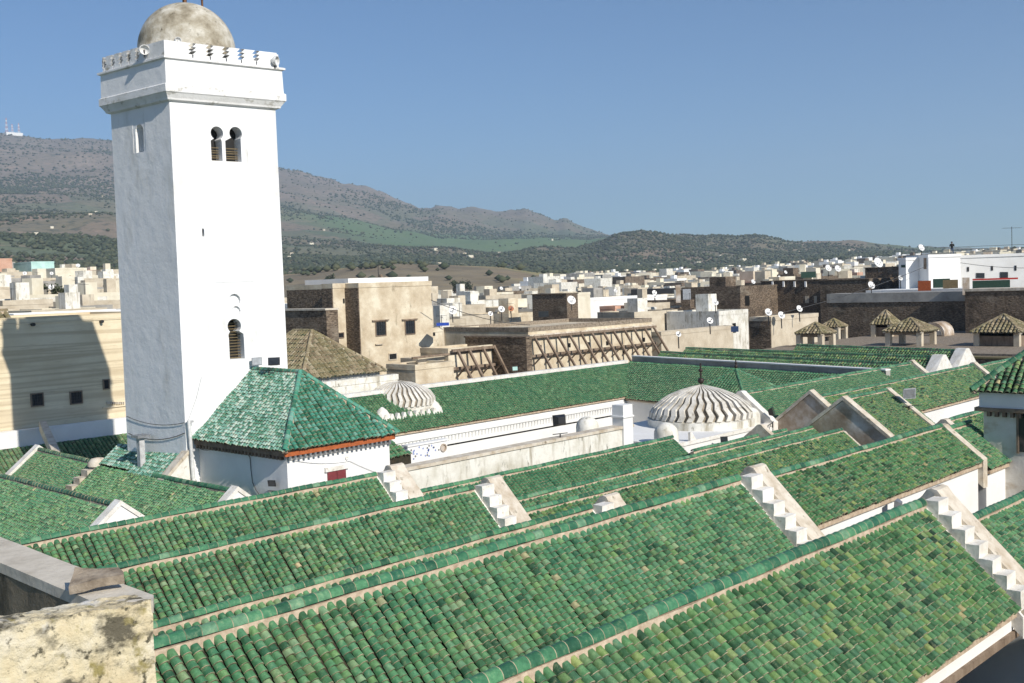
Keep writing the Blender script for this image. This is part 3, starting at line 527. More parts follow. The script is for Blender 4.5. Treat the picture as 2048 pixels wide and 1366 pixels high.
# carved panel pavilion
t = thing('pavilion_gable', (31, 40, -12), 'white fretwork panel with a blue scroll pattern and a round window above the court wall', 'panel')
a = atY(815, 890, 38.5); b = atY(895, 905, 38.5); zt = zline(822, 900, 38.5)
g = MB(); x0p, x1p = float(a[0]), float(b[0]); zt = float(a[2]) - .1
g.box(x0p, x1p, 38.5, 38.8, -12, zt); g.build('panel', 'white', t)
g = MB(); g.box(x0p - .05, x1p + .05, 38.44, 38.85, zt, zt + .08); g.build('frame', 'white', t)
for k in range(26):
    g = MB(); xx = x0p + .15 + (x1p - x0p - .7) * random.random(); zz = zt - .1 - random.random() * .5; r = .045
    g.rev((xx, 38.5, zz), [(r, -.01), (r * 1.0, .012), (r * .45, .012), (r * .45, -.01)], 8, axis=(0, -1, 0)); g.build('scroll', MT['dark'] if k % 4 == 0 else MT['scroll'] if 'scroll' in MT else MT['steel'], t)
g = MB(); g.rev((x1p - .28, 38.5, zt - .32), [(.2, 0), (.2, .06), (.14, .06), (.14, 0.01), (0.001, .01)], 16, axis=(0, -1, 0)); g.build('round_window', 'gable', t)
# east gallery roof (towards camera-left slope) and far naves, running across the view
e0 = Vector((69.6, 52.6, -6.2)); e1 = Vector([float(q) for q in atZ(1770, 745.5, -6.2)]); dd = (e1 - e0).normalized()
nave('green roof slope of the far gallery, its columns of tiles leaning to the left', e0 + Vector((0, 0, -.25)), e1 + Vector((0, 0, -.25)), .72, 3.4, .5, mk='tile3', budget=0, ridge=False, rb=0, back=False, sx=.24, sy=.2)
t = thing('parapet_wall', tuple(e0), 'grey parapet wall along the top of the far gallery roof', 'wall'); sd = dd.cross(Vector((0, 0, 1)))
g = MB(); a0 = e0 - sd * .1; a1 = e1 - sd * .1; g.hull([a0 + Vector((0, 0, -7)), a1 + Vector((0, 0, -7)), a1 - sd * .4 + Vector((0, 0, -7)), a0 - sd * .4 + Vector((0, 0, -7))], [a0 + Vector((0, 0, .12)), a1 + Vector((0, 0, .12)), a1 - sd * .4 + Vector((0, 0, .12)), a0 - sd * .4 + Vector((0, 0, .12))]); g.build('wall', 'grey', t)
g = MB(); g.bar(e0 + Vector((0, 0, .16)) - sd * .3, e1 + Vector((0, 0, .16)) - sd * .3, .5, .08); g.build('coping', 'white', t)
def far_nave(label, pxa, pya, pxb, pyb, z, wf, glabel):
    a = Vector([float(q) for q in atZ(pxa, pya, z)]); b = Vector([float(q) for q in atZ(pxb, pyb, z)])
    t = nave(label, a, b, .8, wf, 2.0, mk='tile2', budget=0, ridge_r=.13, rb=0, sx=.24, sy=.2, rmk='ridge', back=False)
    if glabel:
        d = (b - a).normalized(); s = d.cross(Vector((0, 0, 1))); tt = thing('gable_end', tuple(b), glabel, 'gable', 'gable walls'); g = MB(); w_ = 2.2
        def pr(off, k=1.0): c = b + d * off; return [c + s * w_ * k - Vector((0, 0, 1.9)), c + s * .2 * k + Vector((0, 0, .25)), c - s * .2 * k + Vector((0, 0, .25)), c - s * w_ * k - Vector((0, 0, 1.9))]
        g.hull(pr(0), pr(.8, .9)); g.build('wall', 'dirty2', tt)
far_nave('farthest green roof row in front of the kiosks', 1594, 692, 1915, 703, -5.9, 3.0, 'white cone-like gable end at the right of the farthest green roof row')
far_nave('second farthest green roof row', 1372, 698, 1868, 716, -6.1, 3.2, 'white cone-like gable end nearer the camera, right of the second farthest green roof row')
far_nave('green roof row just behind the grey parapet wall', 1322, 706, 1800, 729, -6.1, 2.2, None)
# pyramid roof by the large dome
pk = atY(1472, 741, 36.0)
def hip(label, c, hx, hy, h, zb, mk='tile3', wall='white', cat='roof', name='pyramid_roof', sx=.2, sy=.18, ridges=True, budget=0, body=True, eave=.15, rmk='ridge', bedmat='mortar', ridgelen=0.0, rr=.1):
    """hipped roof on four walls; c is the apex"""
    x, y, z = [float(q) for q in c]; t = thing(name, (x, y, zb), label, cat); r = ridgelen / 2
    A = [(x - hx, y - hy, z - h), (x + hx, y - hy, z - h), (x + hx, y + hy, z - h), (x - hx, y + hy, z - h)]
    T0 = (x, y - r, z); T1 = (x, y + r, z)
    g = MB(); F = [[A[0], A[1], T0], [A[1], A[2], T1, T0], [A[2], A[3], T1], [A[3], A[0], T0, T1]]
    if r == 0: F = [[A[0], A[1], T0], [A[1], A[2], T0], [A[2], A[3], T0], [A[3], A[0], T0]]
    for f in F: g.poly(f)
    g.poly([(a, b, c_ - .0) for a, b, c_ in A[::-1]]); g.build('roof_deck', 'deck', t, fix=False)
    for f in F:
        cx_ = sum(p[0] for p in f) / len(f); cy_ = sum(p[1] for p in f) / len(f); vis = (cx_ < x - 1e-4 or cy_ < y - 1e-4)
        fo = [(p[0], p[1], p[2] + .02) for p in f]; lay_tiles(t, fo[::-1] if len(f) == 3 else fo, mk, sx, sy, budget if vis else 0, None)
    if ridges:
        for p, q in ((A[0], T0), (A[1], T0), (A[2], T1), (A[3], T1)):
            lay_ridge(t, p, q, r=rr, mk=rmk, bedmat=bedmat, sl=.6)
        if r: lay_ridge(t, T0, T1, r=rr, mk=rmk, bedmat=bedmat)
    if body:
        g = MB(); g.box(x - hx + eave, x + hx - eave, y - hy + eave, y + hy - eave, zb, z - h - .01); g.build('wall', wall, t)
    return t
hip('small green pyramid roof with a dark finial behind the large dome', pk, 2.6, 2.2, 1.6, -11, 'tile3')
def finial(label, p, r, h, balls, mat='bronze'):
    t = thing('finial', p, label, 'finial', 'roof finials'); g = MB(); g.tube(p, (p[0], p[1], p[2] + h), r * .18, n=6); g.build('rod', mat, t)
    for i, (zz, rr) in enumerate(balls):
        g = MB(); g.rev((p[0], p[1], p[2] + zz), [(0.001, -rr), (rr * .7, -rr * .7), (rr, 0), (rr * .7, rr * .7), (0.001, rr)], 12); g.build('ball', mat, t, smooth=True)
p = pk; finial('thin dark finial with balls on the small green pyramid roof', (p[0], p[1], p[2] - .05), .2, .75, [(.3, .12), (.52, .08), (.68, .05)])
# ------------------------------------------------------------------ minaret
def cut(o, cutters):
    for c in cutters:
        md = o.modifiers.new('b', 'BOOLEAN'); md.operation = 'DIFFERENCE'; md.object = c; md.solver = 'EXACT'
    bpy.context.view_layer.update(); dg = bpy.context.evaluated_depsgraph_get()
    me = bpy.data.meshes.new_from_object(o.evaluated_get(dg)); o.modifiers.clear(); old = o.data; o.data = me; bpy.data.meshes.remove(old)
    for c in cutters: bpy.data.objects.remove(c)
def vplane(px, py, Q, d):
    r = ray(px, py); n = np.array([d[1], -d[0]]); k = (n[0] * Q[0] + n[1] * Q[1]) / (n[0] * r[0] + n[1] * r[1]); p = r * k
    return (p[0] - Q[0]) * d[0] + (p[1] - Q[1]) * d[1], p[2]
C0 = (21.95, 38.0); R0 = (26.40, 37.42); L0 = (21.66, 42.1); K0 = (R0[0] + L0[0] - C0[0], R0[1] + L0[1] - C0[1])
PL = [C0, R0, K0, L0]
def offp(e, P=PL):
    out = []; n = len(P)
    for i in range(n):
        a, b, c = P[i - 1], P[i], P[(i + 1) % n]
        d1 = Vector((b[0] - a[0], b[1] - a[1])).normalized(); d2 = Vector((c[0] - b[0], c[1] - b[1])).normalized()
        n1 = Vector((d1.y, -d1.x)); n2 = Vector((d2.y, -d2.x)); bis = (n1 + n2); k = e / (1 + n1.dot(n2)); out.append((b[0] + bis.x * k, b[1] + bis.y * k))
    return out
def ringbox(name, mat, parent, segs):
    """segs: list of (offset, z)"""
    g = MB()
    for (e0_, z0_), (e1_, z1_) in zip(segs[:-1], segs[1:]):
        g.hull([(x, y, z0_) for x, y in offp(e0_)], [(x, y, z1_) for x, y in offp(e1_)])
    return g.build(name, mat, parent, fix=False)
mi = thing('minaret', (24, 40, -12), 'tall whitewashed square minaret with a small dome and keyhole windows', 'minaret')
dR = Vector((R0[0] - C0[0], R0[1] - C0[1])).normalized(); dL = Vector((L0[0] - C0[0], L0[1] - C0[1])).normalized()
nR = Vector((dR.y, -dR.x)); nL = Vector((-dL.y, dL.x))
g = MB(); g.hull([(x, y, -12) for x, y in PL], [(x, y, 7.35) for x, y in offp(-0.03)]); shaft = g.build('shaft', 'minaret', mi)
def R3(s, z, dep=0): return (C0[0] + dR.x * s + nR.x * dep, C0[1] + dR.y * s + nR.y * dep, z)
def L3(s, z, dep=0): return (C0[0] + dL.x * s + nL.x * dep, C0[1] + dL.y * s + nL.y * dep, z)
def cutter(F, pts, dep):
    g = MB(); g.hull([F(a, b, .3) for a, b in pts], [F(a, b, -dep) for a, b in pts]); return g.build('cutter', 'minaret')
def pz(px, py): return vplane(px, py, C0, dR)
def pl(px, py): return vplane(px, py, C0, dL)
cs = []; lat = []
def keyhole(cx_, cy_, rpx, x0, x1, yb, n=16):
    s, z = pz(cx_, cy_); s1, _ = pz(cx_ + rpx, cy_); r = s1 - s; a, _ = pz(x0, yb); b, zb = pz(x1, yb); h = (b - a) / 2 * .82
    th = math.asin(min(.9, h * .75 / r)); pts = [(a, zb), (b, zb), (b, z - r * 1.15), (s + r * math.sin(th), z - r * math.cos(th))]
    for k in range(1, n):
        an = -math.pi / 2 + th + (2 * math.pi - 2 * th) * k / n; pts.append((s + r * math.cos(an), z + r * math.sin(an)))
    pts += [(s - r * math.sin(th), z - r * math.cos(th)), (a, z - r * 1.15)]; return pts, (a, b, zb, z + r)
for args in ((434.5, 266, 12.5, 424, 446, 322), (472, 267, 12.5, 453, 484, 324), (469.5, 652, 13.5, 460, 490, 717)):
    pts, bb = keyhole(*args); cs.append(cutter(R3, pts, .62)); lat.append(bb)
s_, z_ = pz(407, 473); s2, z2 = pz(409.5, 457); cs.append(cutter(R3, [(s_ - .04, z_), (s_ + .05, z_), (s_ + .05, z2 - .04), (s_, z2 + .03), (s_ - .04, z2 - .04)], .6))
# scalloped recess above the lower window
s_, z_ = pz(470, 600); cs.append(cutter(R3, [(s_ + .25 * math.cos(k * .524), z_ + .25 * math.sin(k * .524)) for k in range(12)], .16))
s_, z_ = pz(473, 622); cs.append(cutter(R3, [(s_ + .19 * math.cos(k * .6283), z_ + .2 * math.sin(k * .6283)) for k in range(10)], .13))
# shallow panel
a = pz(430, 566); b = pz(509, 562); c = pz(513, 672); cs.append(cutter(R3, [(a[0], c[1]), (c[0], c[1]), (c[0], (a[1] + b[1]) / 2), (a[0], (a[1] + b[1]) / 2)], .035))
# arched niche in the shaded face
a = pl(287, 303); b = pl(271, 303); ctr = pl(279, 262); r = abs(a[0] - b[0]) / 2; sm = (a[0] + b[0]) / 2
cs.append(cutter(L3, [(sm - r, a[1]), (sm + r, a[1]), (sm + r, ctr[1])] + [(sm + r * math.cos(k * .45), ctr[1] + r * math.sin(k * .45)) for k in range(1, 7)] + [(sm - r, ctr[1])], .35))
b1 = pl(266, 236); cs.append(cutter(L3, [(sm - r * 1.5, a[1]), (sm + r * 1.6, a[1]), (sm + r * 1.6, b1[1]), (sm - r * 1.5, b1[1])], .04))
cut(shaft, cs)
for i, (a, b, z0, z1) in enumerate(lat):
    g = MB(); dep = -.38; sp = .115
    n = int((b - a + .2) / sp) + 1
    for k in range(n): g.bar(R3(a - .1 + k * sp, z0, dep), R3(a - .1 + k * sp, z1 if i == 2 else z0 + (z1 - z0) * .42, dep), .035, .03)
    zz = z0 + .04; k = 0
    zt = z1 if i == 2 else z0 + (z1 - z0) * .42
    while zz < zt: g.bar(R3(a - .1, zz, dep + .01), R3(b + .1, zz, dep + .01), .03, .035); zz += sp * (1 if i == 2 else (1, .7)[k % 2]); k += 1
    g.build('window_lattice', 'lattice', mi)
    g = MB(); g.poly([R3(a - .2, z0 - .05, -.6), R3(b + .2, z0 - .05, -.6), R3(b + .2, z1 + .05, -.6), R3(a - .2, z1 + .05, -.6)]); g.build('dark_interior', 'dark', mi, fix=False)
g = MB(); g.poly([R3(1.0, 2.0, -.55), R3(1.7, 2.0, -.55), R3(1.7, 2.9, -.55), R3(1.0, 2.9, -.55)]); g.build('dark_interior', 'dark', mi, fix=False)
a = pz(447, 283); b = pz(453, 322)      # column between the keyholes
g = MB(); mx_ = (lat[0][1] + lat[1][0]) / 2
ringbox('cornice', 'grime2', mi, [(0.0, 7.33), (.10, 7.38), (.12, 7.45), (.22, 7.62), (.26, 7.66), (.26, 7.93), (.2, 7.97)])
ringbox('upper_block', 'minaret', mi, [(.2, 7.97), (.18, 8.86)])
ringbox('moulding', 'grime2', mi, [(.18, 8.86), (.27, 8.9), (.27, 8.97), (.2, 9.0)])
MT  # parapet pieces with saw-tooth gaps
for P_, Q_, gaps in ((0, 1, (385, 420, 452, 482, 512)), (3, 0, None), (1, 2, None), (2, 3, None)):
    O = offp(.2); a = Vector(O[P_]); b = Vector(O[Q_]); d = b - a; Ln = d.length; d.normalize(); n = Vector((d.y, -d.x))
    if P_ == 0: gs = [vplane(p, 100, a, d)[0] for p in gaps]
    elif P_ == 3: gs = [Ln - vplane(p, q, Vector(O[0]), Vector((O[3][0] - O[0][0], O[3][1] - O[0][1])).normalized())[0] for p, q in ((209, 130), (226, 126), (242, 121), (258, 117), (275, 113))]
    else: gs = [Ln * k / 6 for k in range(1, 6)]
    ed = [0.0] + list(gs) + [Ln - (.24 if P_ in (0, 2) else .0)]
    if P_ in (1, 3): ed[0] = 0.24
    if P_ in (1, 3): ed[-1] = Ln
    for i in range(len(ed) - 1):
        s0, s1 = ed[i], ed[i + 1]; z0, z1 = 9.0, 9.56; lz = [z0, z0 + .12]; pts = []
        L_e = i > 0; R_e = i < len(ed) - 2
        right = [(s1 - (.03 if R_e else 0), z0), (s1 - (.03 if R_e else 0), z0 + .13)]; left = [(s0 + (.03 if L_e else 0), z0 + .13), (s0 + (.03 if L_e else 0), z0)]
        for k in range(3):
            zb_ = z0 + .13 + k * .145
            if R_e: right += [(s1 - .18, zb_ + .0), (s1 - .05, zb_ + .135)]
            if L_e: left = [(s0 + .15, zb_ + .135), (s0 + .02, zb_)] + left
        right.append((s1 - (.05 if R_e else 0), z1)); left = [(s0 + (.05 if L_e else 0), z1)] + left
        pts = right + left
        g = MB(); F = lambda s, z, dep: (a.x + d.x * s - n.x * dep, a.y + d.y * s - n.y * dep, z)
        g.hull([F(s, z, 0) for s, z in pts], [F(s, z, .22) for s, z in pts]); g.build('merlon', 'grime2' if P_ == 3 else 'minaret', mi)
g = MB(); g.hull([(x, y, 8.9) for x, y in offp(.05)], [(x, y, 9.02) for x, y in offp(.05)]); g.build('terrace', 'grey', mi)
cc = ((PL[0][0] + PL[2][0]) / 2, (PL[0][1] + PL[2][1]) / 2)
cc = (cc[0] - .12, cc[1] + .05)
g = MB(); g.rev((cc[0], cc[1], 0), [(1.95, 9.0), (1.93, 9.7)] + [(1.9 * math.cos(k * math.pi / 32), 9.72 + 1.9 * math.sin(k * math.pi / 32)) for k in range(16)] + [(0.001, 11.63)], 40)
do = g.build('dome', 'dome', mi, smooth=True)
fi = finial('finial of copper balls at the very top of the minaret dome', (cc[0], cc[1], 11.6), .5, 2.2, [(.42, .17), (.85, .24), (1.4, .17), (1.8, .11)], 'copper')
pp = atY(405, 22, cc[1] - .3); g = MB(); g.tube((pp[0], pp[1], 11.0), (pp[0], pp[1], 14), .045, n=8)
for k in range(4): g.bar((pp[0] - .5, pp[1], 12.6 + k * .3), (pp[0] + .5, pp[1], 12.6 + k * .3), .03, .03)
tag(g.build('flag_mast', 'copper'), 'rusty iron mast rising beside the minaret dome', 'mast')
def speaker(label, p, d, r=.19):
    t = thing('loudspeaker', p, label, 'loudspeaker', 'loudspeakers on the minaret parapet'); d = Vector(d).normalized()
    g = MB(); g.rev(p, [(.08, -.3), (.1, -.1), (r, .0), (r, .12), (r * .9, .12), (r * .75, .02), (0.001, -.04)], 18, axis=d); g.build('horn', 'dish', t, smooth=False)
    g = MB(); g.tube(p, Vector(p) - Vector((0, 0, .3)), .03); g.build('bracket', 'iron', t); return t
O = offp(.2)
q = R3(4.35, 9.22, .28); speaker('round white loudspeaker on the right corner of the minaret parapet', q, (.5, -1, -.1))
q = L3(1.0, 9.35, .3); speaker('round white loudspeaker on the shaded side of the minaret parapet', q, (-.4, -1, -.1))
q = R3(0.45, 9.62, .0); speaker('small dark loudspeaker behind the minaret parapet', q, (-.2, -1, .2), .12)
# ------------------------------------------------------------------ small white house with the teal hipped roof
ho = thing('white_house', (24.8, 35, -12), 'small white house with a teal tiled hipped roof and a red shutter, below the minaret', 'house')
hx0, hx1, hy0, hy1 = 22.45, 27.15, 32.15, 38.0; ez = -5.58
g = MB(); g.box(hx0, hx1, hy0, hy1 + .1, -12, ez - .12); g.build('wall', 'white', ho)
EA = [(22.2, 31.9, ez), (27.4, 31.9, ez), (27.4, 38.0, ez), (22.2, 38.0, ez)]; T0 = (24.85, 34.45, -3.12); T1 = (24.85, 38.05, -3.12)
g = MB(); g.quad(EA[3], EA[0], T0, T1); g.poly([EA[0], EA[1], T0]); g.quad(EA[1], EA[2], T1, T0); g.poly(EA[::-1])
g.build('roof_deck', 'deck', ho, fix=False)
up = lambda ps, dz=.02: [(a, b, c + dz) for a, b, c in ps]
lay_tiles(ho, up([EA[0], EA[1], T0]), 'tile5', .205, .165, 300)
lay_tiles(ho, up([EA[3], EA[0], T0, T1]), 'tile4', .17, .15, 0)
lay_tiles(ho, up([EA[1], EA[2], T1, T0]), 'tile4', .2, .17, 0)
for a, b in ((EA[0], T0), (EA[1], T0), (T1, T0)): lay_ridge(ho, a, b, r=.105, mk='tile5', budget=60, sl=.6)
g = MB(); g.box(22.28, 27.32, 31.98, 32.06, ez - .2, ez - .02); g.build('eave_board', 'orange', ho)
g = MB(); g.box(22.28, 22.36, 32.06, 37.98, ez - .2, ez - .02); g.build('eave_board', 'wood', ho)  # same orange board; the brown timber colour stands in for its shade
for k in range(22):
    x = 22.45 + k * .218; g = MB(); g.box(x, x + .09, 31.99, 32.14, ez - .36, ez - .2); g.build('bracket', 'steel', ho)
for k in range(26):
    y = 32.3 + k * .22; g = MB(); g.box(22.3, 22.44, y, y + .09, ez - .34, ez - .2); g.build('bracket', 'wood', ho)
a = atY(655, 968, hy0); b = atY(690, 937, hy0); g = MB(); g.box(a[0], (a[0] + b[0]) / 2 - .008, hy0 - .05, hy0 + .02, a[2] - .3, b[2]); g.build('shutter', 'red', ho)
g = MB(); g.box((a[0] + b[0]) / 2 + .008, b[0], hy0 - .05, hy0 + .02, a[2] - .3, b[2]); g.build('shutter', 'red', ho)
g = MB(); g.box(a[0] - .12, b[0] + .12, hy0 - .09, hy0 + .02, b[2], b[2] + .16); g.build('lintel', 'dirty2', ho)
a = atY(693, 916, hy0); g = MB(); g.rev((a[0], hy0, a[2]), [(.07, 0), (.07, .05), (.03, .05), (.001, .03)], 12, axis=(0, -1, 0)); g.build('vent_cap', 'dirty2', ho)
def cable(label, pts, r=.012, mat='cable', group='cables on the walls'):
    g = MB()
    for p, q in zip(pts[:-1], pts[1:]): g.tube(p, q, r, n=5)
    return tag(g.build('cable', mat), label, 'cable', group)
def sag(a, b, n=8, s=.15):
    a = Vector([float(q) for q in a]); b = Vector([float(q) for q in b]); return [a.lerp(b, k / n) - Vector((0, 0, s * 4 * (k / n) * (1 - k / n))) for k in range(n + 1)]
cable('thin grey cable drooping across the white wall above the red shutter', sag(atY(575, 918, hy0 - .04), atY(700, 922, hy0 - .04), s=.12) + sag(atY(700, 922, hy0 - .04), atY(768, 950, hy0 - .04), s=.03)[1:], .008, 'pipe')
cable('black cable hanging down the shaded side wall of the small white house', [atX(x, y, hx0 - .03) for x, y in ((493, 905), (500, 915), (502, 940), (505, 965), (512, 980), (520, 992))], .014)
cable('black cable looping along the eave of the small white house', sag(atX(390, 890, hx0 - .05), atX(430, 895, hx0 - .05)) + sag(atX(430, 895, hx0 - .05), atX(560, 915, hx0 - .05), s=.05)[1:], .011)
cable('long wire sagging across the shaded face of the minaret', sag(L3(0.02, -4.9, .03), L3(4.0, -4.85, .03), s=.2), .012)
cable('second wire looping across the shaded face near the foot of the minaret', sag(L3(0.02, -5.3, .03), L3(3.9, -5.55, .03), s=.25), .016)
cable('thin wires rising up the white face of the minaret from the pipe', [R3(0.05, -5.0, .02), R3(.5, -4.0, .02), R3(.75, -3.2, .02)], .008, 'pipe')
t = thing('downpipe', (22.15, 37.85, -8), 'white downpipe at the corner between the minaret and the small house', 'pipe'); g = MB(); g.tube((22.1, 37.8, -7.6), (22.0, 37.8, -4.8), .07, n=10); g.build('pipe', 'dish', t)
for z in (-7.2, -6.0, -4.9): g = MB(); g.tube((22.1, 37.8, z), (22.1, 37.8, z + .08), .095, n=10); g.build('collar', 'pipe', t)
def flood(label, p, aim=(-.5, -1, -.3), s=.3, mat='blackp', face='glass'):
    p = Vector([float(q) for q in p]); t = thing('floodlight', p, label, 'floodlight', 'floodlights on the roofs'); d = Vector(aim).normalized(); u = d.cross(Vector((0, 0, 1))).normalized(); v = u.cross(d); c = p + Vector((0, 0, s * 1.1))
    g = MB(); f = [c + u * a * s * .6 + v * b * s * .45 + d * s * .12 for a, b in ((-1, -1), (1, -1), (1, 1), (-1, 1))]; bk = [c + u * a * s * .35 + v * b * s * .25 - d * s * .35 for a, b in ((-1, -1), (1, -1), (1, 1), (-1, 1))]
    g.hull(bk, f); g.build('housing', mat, t)
    g = MB(); f2 = [c + u * a * s * .52 + v * b * s * .37 + d * (s * .12 + .004) for a, b in ((-1, -1), (1, -1), (1, 1), (-1, 1))]; f3 = [q + d * .01 for q in f2]; g.hull(f2, f3); g.build('lens', face, t)
    g = MB(); g.bar(p - u * s * .65, c - u * s * .65, .03, .03); g.bar(p + u * s * .65, c + u * s * .65, .03, .03); g.bar(p - u * s * .7, p + u * s * .7, .04, .03); g.tube(p - Vector((0, 0, s * .5)), p, .03); g.build('yoke', 'iron', t); return t
flood('glass-fronted floodlight standing on the ridge end of the teal roof, against the minaret', atY(514, 742, 37.4), (-.3, -1, 0), .35, 'steel', 'tin')
flood('black floodlight lying tilted on the ridge of the teal roof', atY(549, 745, 36.0), (-.6, -.8, .6), .38)
flood('small dark floodlight low on the shaded wall of the small white house', atX(545, 982, hx0 - .2), (-1, -.5, -.2), .26)
flood('black floodlight on top of the long stained court wall', (float(atY(1124, 866, cw_y)[0]), cw_y + .1, -6.15), (.3, 1, -.1), .5)
flood('grey floodlight on the brown parapet behind the front brown gable', atX(1818, 812, 50.5), (-.6, -1, -.1), .55, 'tin', 'steel')
flood('pair of black floodlights half hidden between the ribbed dome and the rear brown gable', atX(1545, 845, 48.2), (.4, -1, .3), .5)
flood('black floodlight on the ridge under the terrace of the large dome', atY(1448, 893, 27.4), (-.6, -.8, .2), .3)
flood('dark floodlight behind the nearest ridge, at the foot of the white eave wall', atY(1795, 1034, 12.3), (-.2, 1, .1), .3, 'steel')
flood('small floodlight on the white parapet near the timber shores', atY(1030, 748, GR + .3), (-.5, -1, .1), .35, 'iron', 'aqua')
t = thing('pipe_stub', (21.8, 41.4, -6.1), 'short chimney pipe with a flat cap on the tiles at the minaret foot', 'pipe'); pb_ = atX(281, 895, 21.3)
g = MB(); g.box(pb_[0] - .1, pb_[0] + .12, pb_[1] - .12, pb_[1] + .12, -7.2, -5.55); g.build('shaft', 'pipe', t); g = MB(); g.box(pb_[0] - .25, pb_[0] + .28, pb_[1] - .3, pb_[1] + .25, -5.55, -5.45); g.build('cap', 'steel', t)
# ------------------------------------------------------------------ house tower at the right edge
tw = thing('house_tower', (38.7, 10.6, -12), 'pale rendered house tower with a green hipped roof cut by the right edge', 'house')
hip_c = (38.9, 10.55, -1.35)
x0, x1, y0, y1 = 36.2, 41.6, 7.9, 13.2
g = MB(); g.box(x0, x1, y0, y1, -12, -4.62); g.build('wall', 'tower', tw)
g = MB(); g.box(x0 - .1, x1 + .1, y0 - .1, y1 + .1, -4.5, -4.0); g.build('frieze', 'white', tw)
g = MB(); g.box(x0 - .2, x1 + .2, y0 - .2, y1 + .22, -4.62, -4.5); g.build('cornice_board', 'wood', tw)
for k in range(22): g = MB(); g.box(x0 - .17, x0, y0 + k * .24, y0 + .1 + k * .24, -4.78, -4.62); g.build('bracket', 'wood', tw)
A4 = [(x0 - .25, y0 - .25, -4.0), (x1 + .25, y0 - .25, -4.0), (x1 + .25, y1 + .25, -4.0), (x0 - .25, y1 + .25, -4.0)]
g = MB()
for k in range(4): g.poly([A4[k], A4[(k + 1) % 4], hip_c])
g.poly(A4[::-1]); g.build('roof_deck', 'deck', tw, fix=False)
for k in range(4): lay_tiles(tw, up([A4[k], A4[(k + 1) % 4], hip_c]), 'tile2', .2, .17, 300 if k == 3 else 0); lay_ridge(tw, A4[k], hip_c, r=.13, sl=.6, budget=60 if k == 3 else 0)
a = atX(2038, 815, x0); b = atX(2060, 905, x0); g = MB(); g.box(x0 - .03, x0 + .05, b[1], a[1], b[2], a[2]); wi = g.build('window', 'glass', tw)
g = MB(); g.box(x0 - .06, x0 - .0, a[1], a[1] + .07, b[2] - .05, a[2] + .07); g.box(x0 - .06, x0, b[1] - .1, a[1] + .07, a[2], a[2] + .08); g.build('frame', 'wood', wi)

# ------------------------------------------------------------------ ribbed domes
def ribbed(parent, c, prof, nr, prot=.14, fill=.52, mat='dirty', mat2='dome'):
    """a smooth dark core with separate raised ribs; prof = [(radius, z)] from the base up"""
    x, y, z0 = c; g = MB(); g.rev((x, y, 0), [(max(.001, r - prot * .55), z) for r, z in prof], 48); g.build('dome_core', mat2, parent, smooth=True)
    for k in range(nr):
        a = 2 * math.pi * k / nr; g = MB(); ring = []
        for j, (r, z) in enumerate(prof):
            aa = a + (.035 if j % 2 else -.02); hw = math.pi / nr * fill; hw = min(hw, .4); rr = r + prot * .45; ri = max(.0, r - prot * .8)
            if r < .25: rr = max(.04, r); ri = 0.01
            ring.append([(x + q * math.cos(aa + s), y + q * math.sin(aa + s), z + (.03 if q == rr else -.03)) for q, s in ((ri, -hw), (rr, -hw), (rr, hw), (ri, hw))])
        for j in range(len(prof) - 1):
            for q in range(3): g.quad(ring[j][q], ring[j][q + 1], ring[j + 1][q + 1], ring[j + 1][q])
        g.poly(ring[0]); g.build('rib', mat, parent, fix=False)
dcy = 30.9; dcx = float(atY(1402, 768, dcy)[0]); dtop = float(atY(1402, 770, dcy)[2])
d2 = thing('domed_pavilion', (dcx, dcy, -12), 'large white dome with deep zigzag ribs on a walled terrace', 'dome')
fl = atY(1409, 877, 28.0); tz = float(fl[2])
g = MB(); g.box(39.9, 49.2, 28.0, 34.2, -12, tz); g.build('terrace', 'white', d2)
g = MB(); g.box(39.82, 49.28, 27.93, 28.0, tz - .12, tz + .05); g.box(39.82, 39.9, 28.0, 34.2, tz - .12, tz + .05); g.build('terrace_edge', 'dirty2', d2)
zr = tz + .38; dh = (dtop - zr) / 1.72
prof = [(r_ * .92, zr + z_ * dh) for r_, z_ in ((2.78, 0), (2.74, .3), (2.5, .62), (2.1, .93), (1.65, 1.2), (1.1, 1.42), (.55, 1.58), (.08, 1.72))]
g = MB(); g.rev((dcx, dcy, 0), [(2.72, tz), (2.72, zr - .02), (2.4, zr + .02)], 40); g.build('drum', 'dirty', d2, smooth=False)
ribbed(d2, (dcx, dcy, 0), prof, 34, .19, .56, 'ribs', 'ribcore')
for i, (x, y, r, lab) in enumerate(((40.5, 28.75, .55, 0), (47.6, 28.7, .5, 0), (40.6, 33.4, .55, 0), (47.6, 33.5, .5, 0))):
    g = MB(); h = .75; g.rev((x, y, tz), [(r, 0), (r, h * .55)] + [(r * math.cos(k * .26), h * .55 + r * .9 * math.sin(k * .26)) for k in range(1, 6)] + [(.001, h * .55 + r * .9)], 18); g.build('corner_cupola', 'dirty', d2, smooth=True)
for x, y, dx, dy in ((39.9, 30.5, .12, .5), (39.9, 31.9, .12, .5), (39.95, 28.0, .5, .12), (41.3, 28.0, .5, .12)):
    g = MB(); g.hull([(x, y, tz), (x + dx, y, tz), (x + dx, y + dy, tz), (x, y + dy, tz)], [(x, y, tz + .42), (x + dx * .3 if dx > .2 else x + dx, y, tz + .42), (x + dx * .3 if dx > .2 else x + dx, y + (dy * .3 if dy > .2 else dy), tz + .42), (x, y + (dy * .3 if dy > .2 else dy), tz + .42)]); g.build('merlon', 'dirty2', d2)
for k in range(16):
    g = MB(); x = 40.6 + k * .43; g.box(x, x + .12, 27.93, 28.0, tz - .75, tz - .62); g.build('dentil', 'dirty2', d2)
finial('dark ball finial on top of the large ribbed dome', (dcx, dcy, dtop - .04), .22, 1.15, [(.26, .17), (.56, .07), (.78, .11), (1.0, .05)])
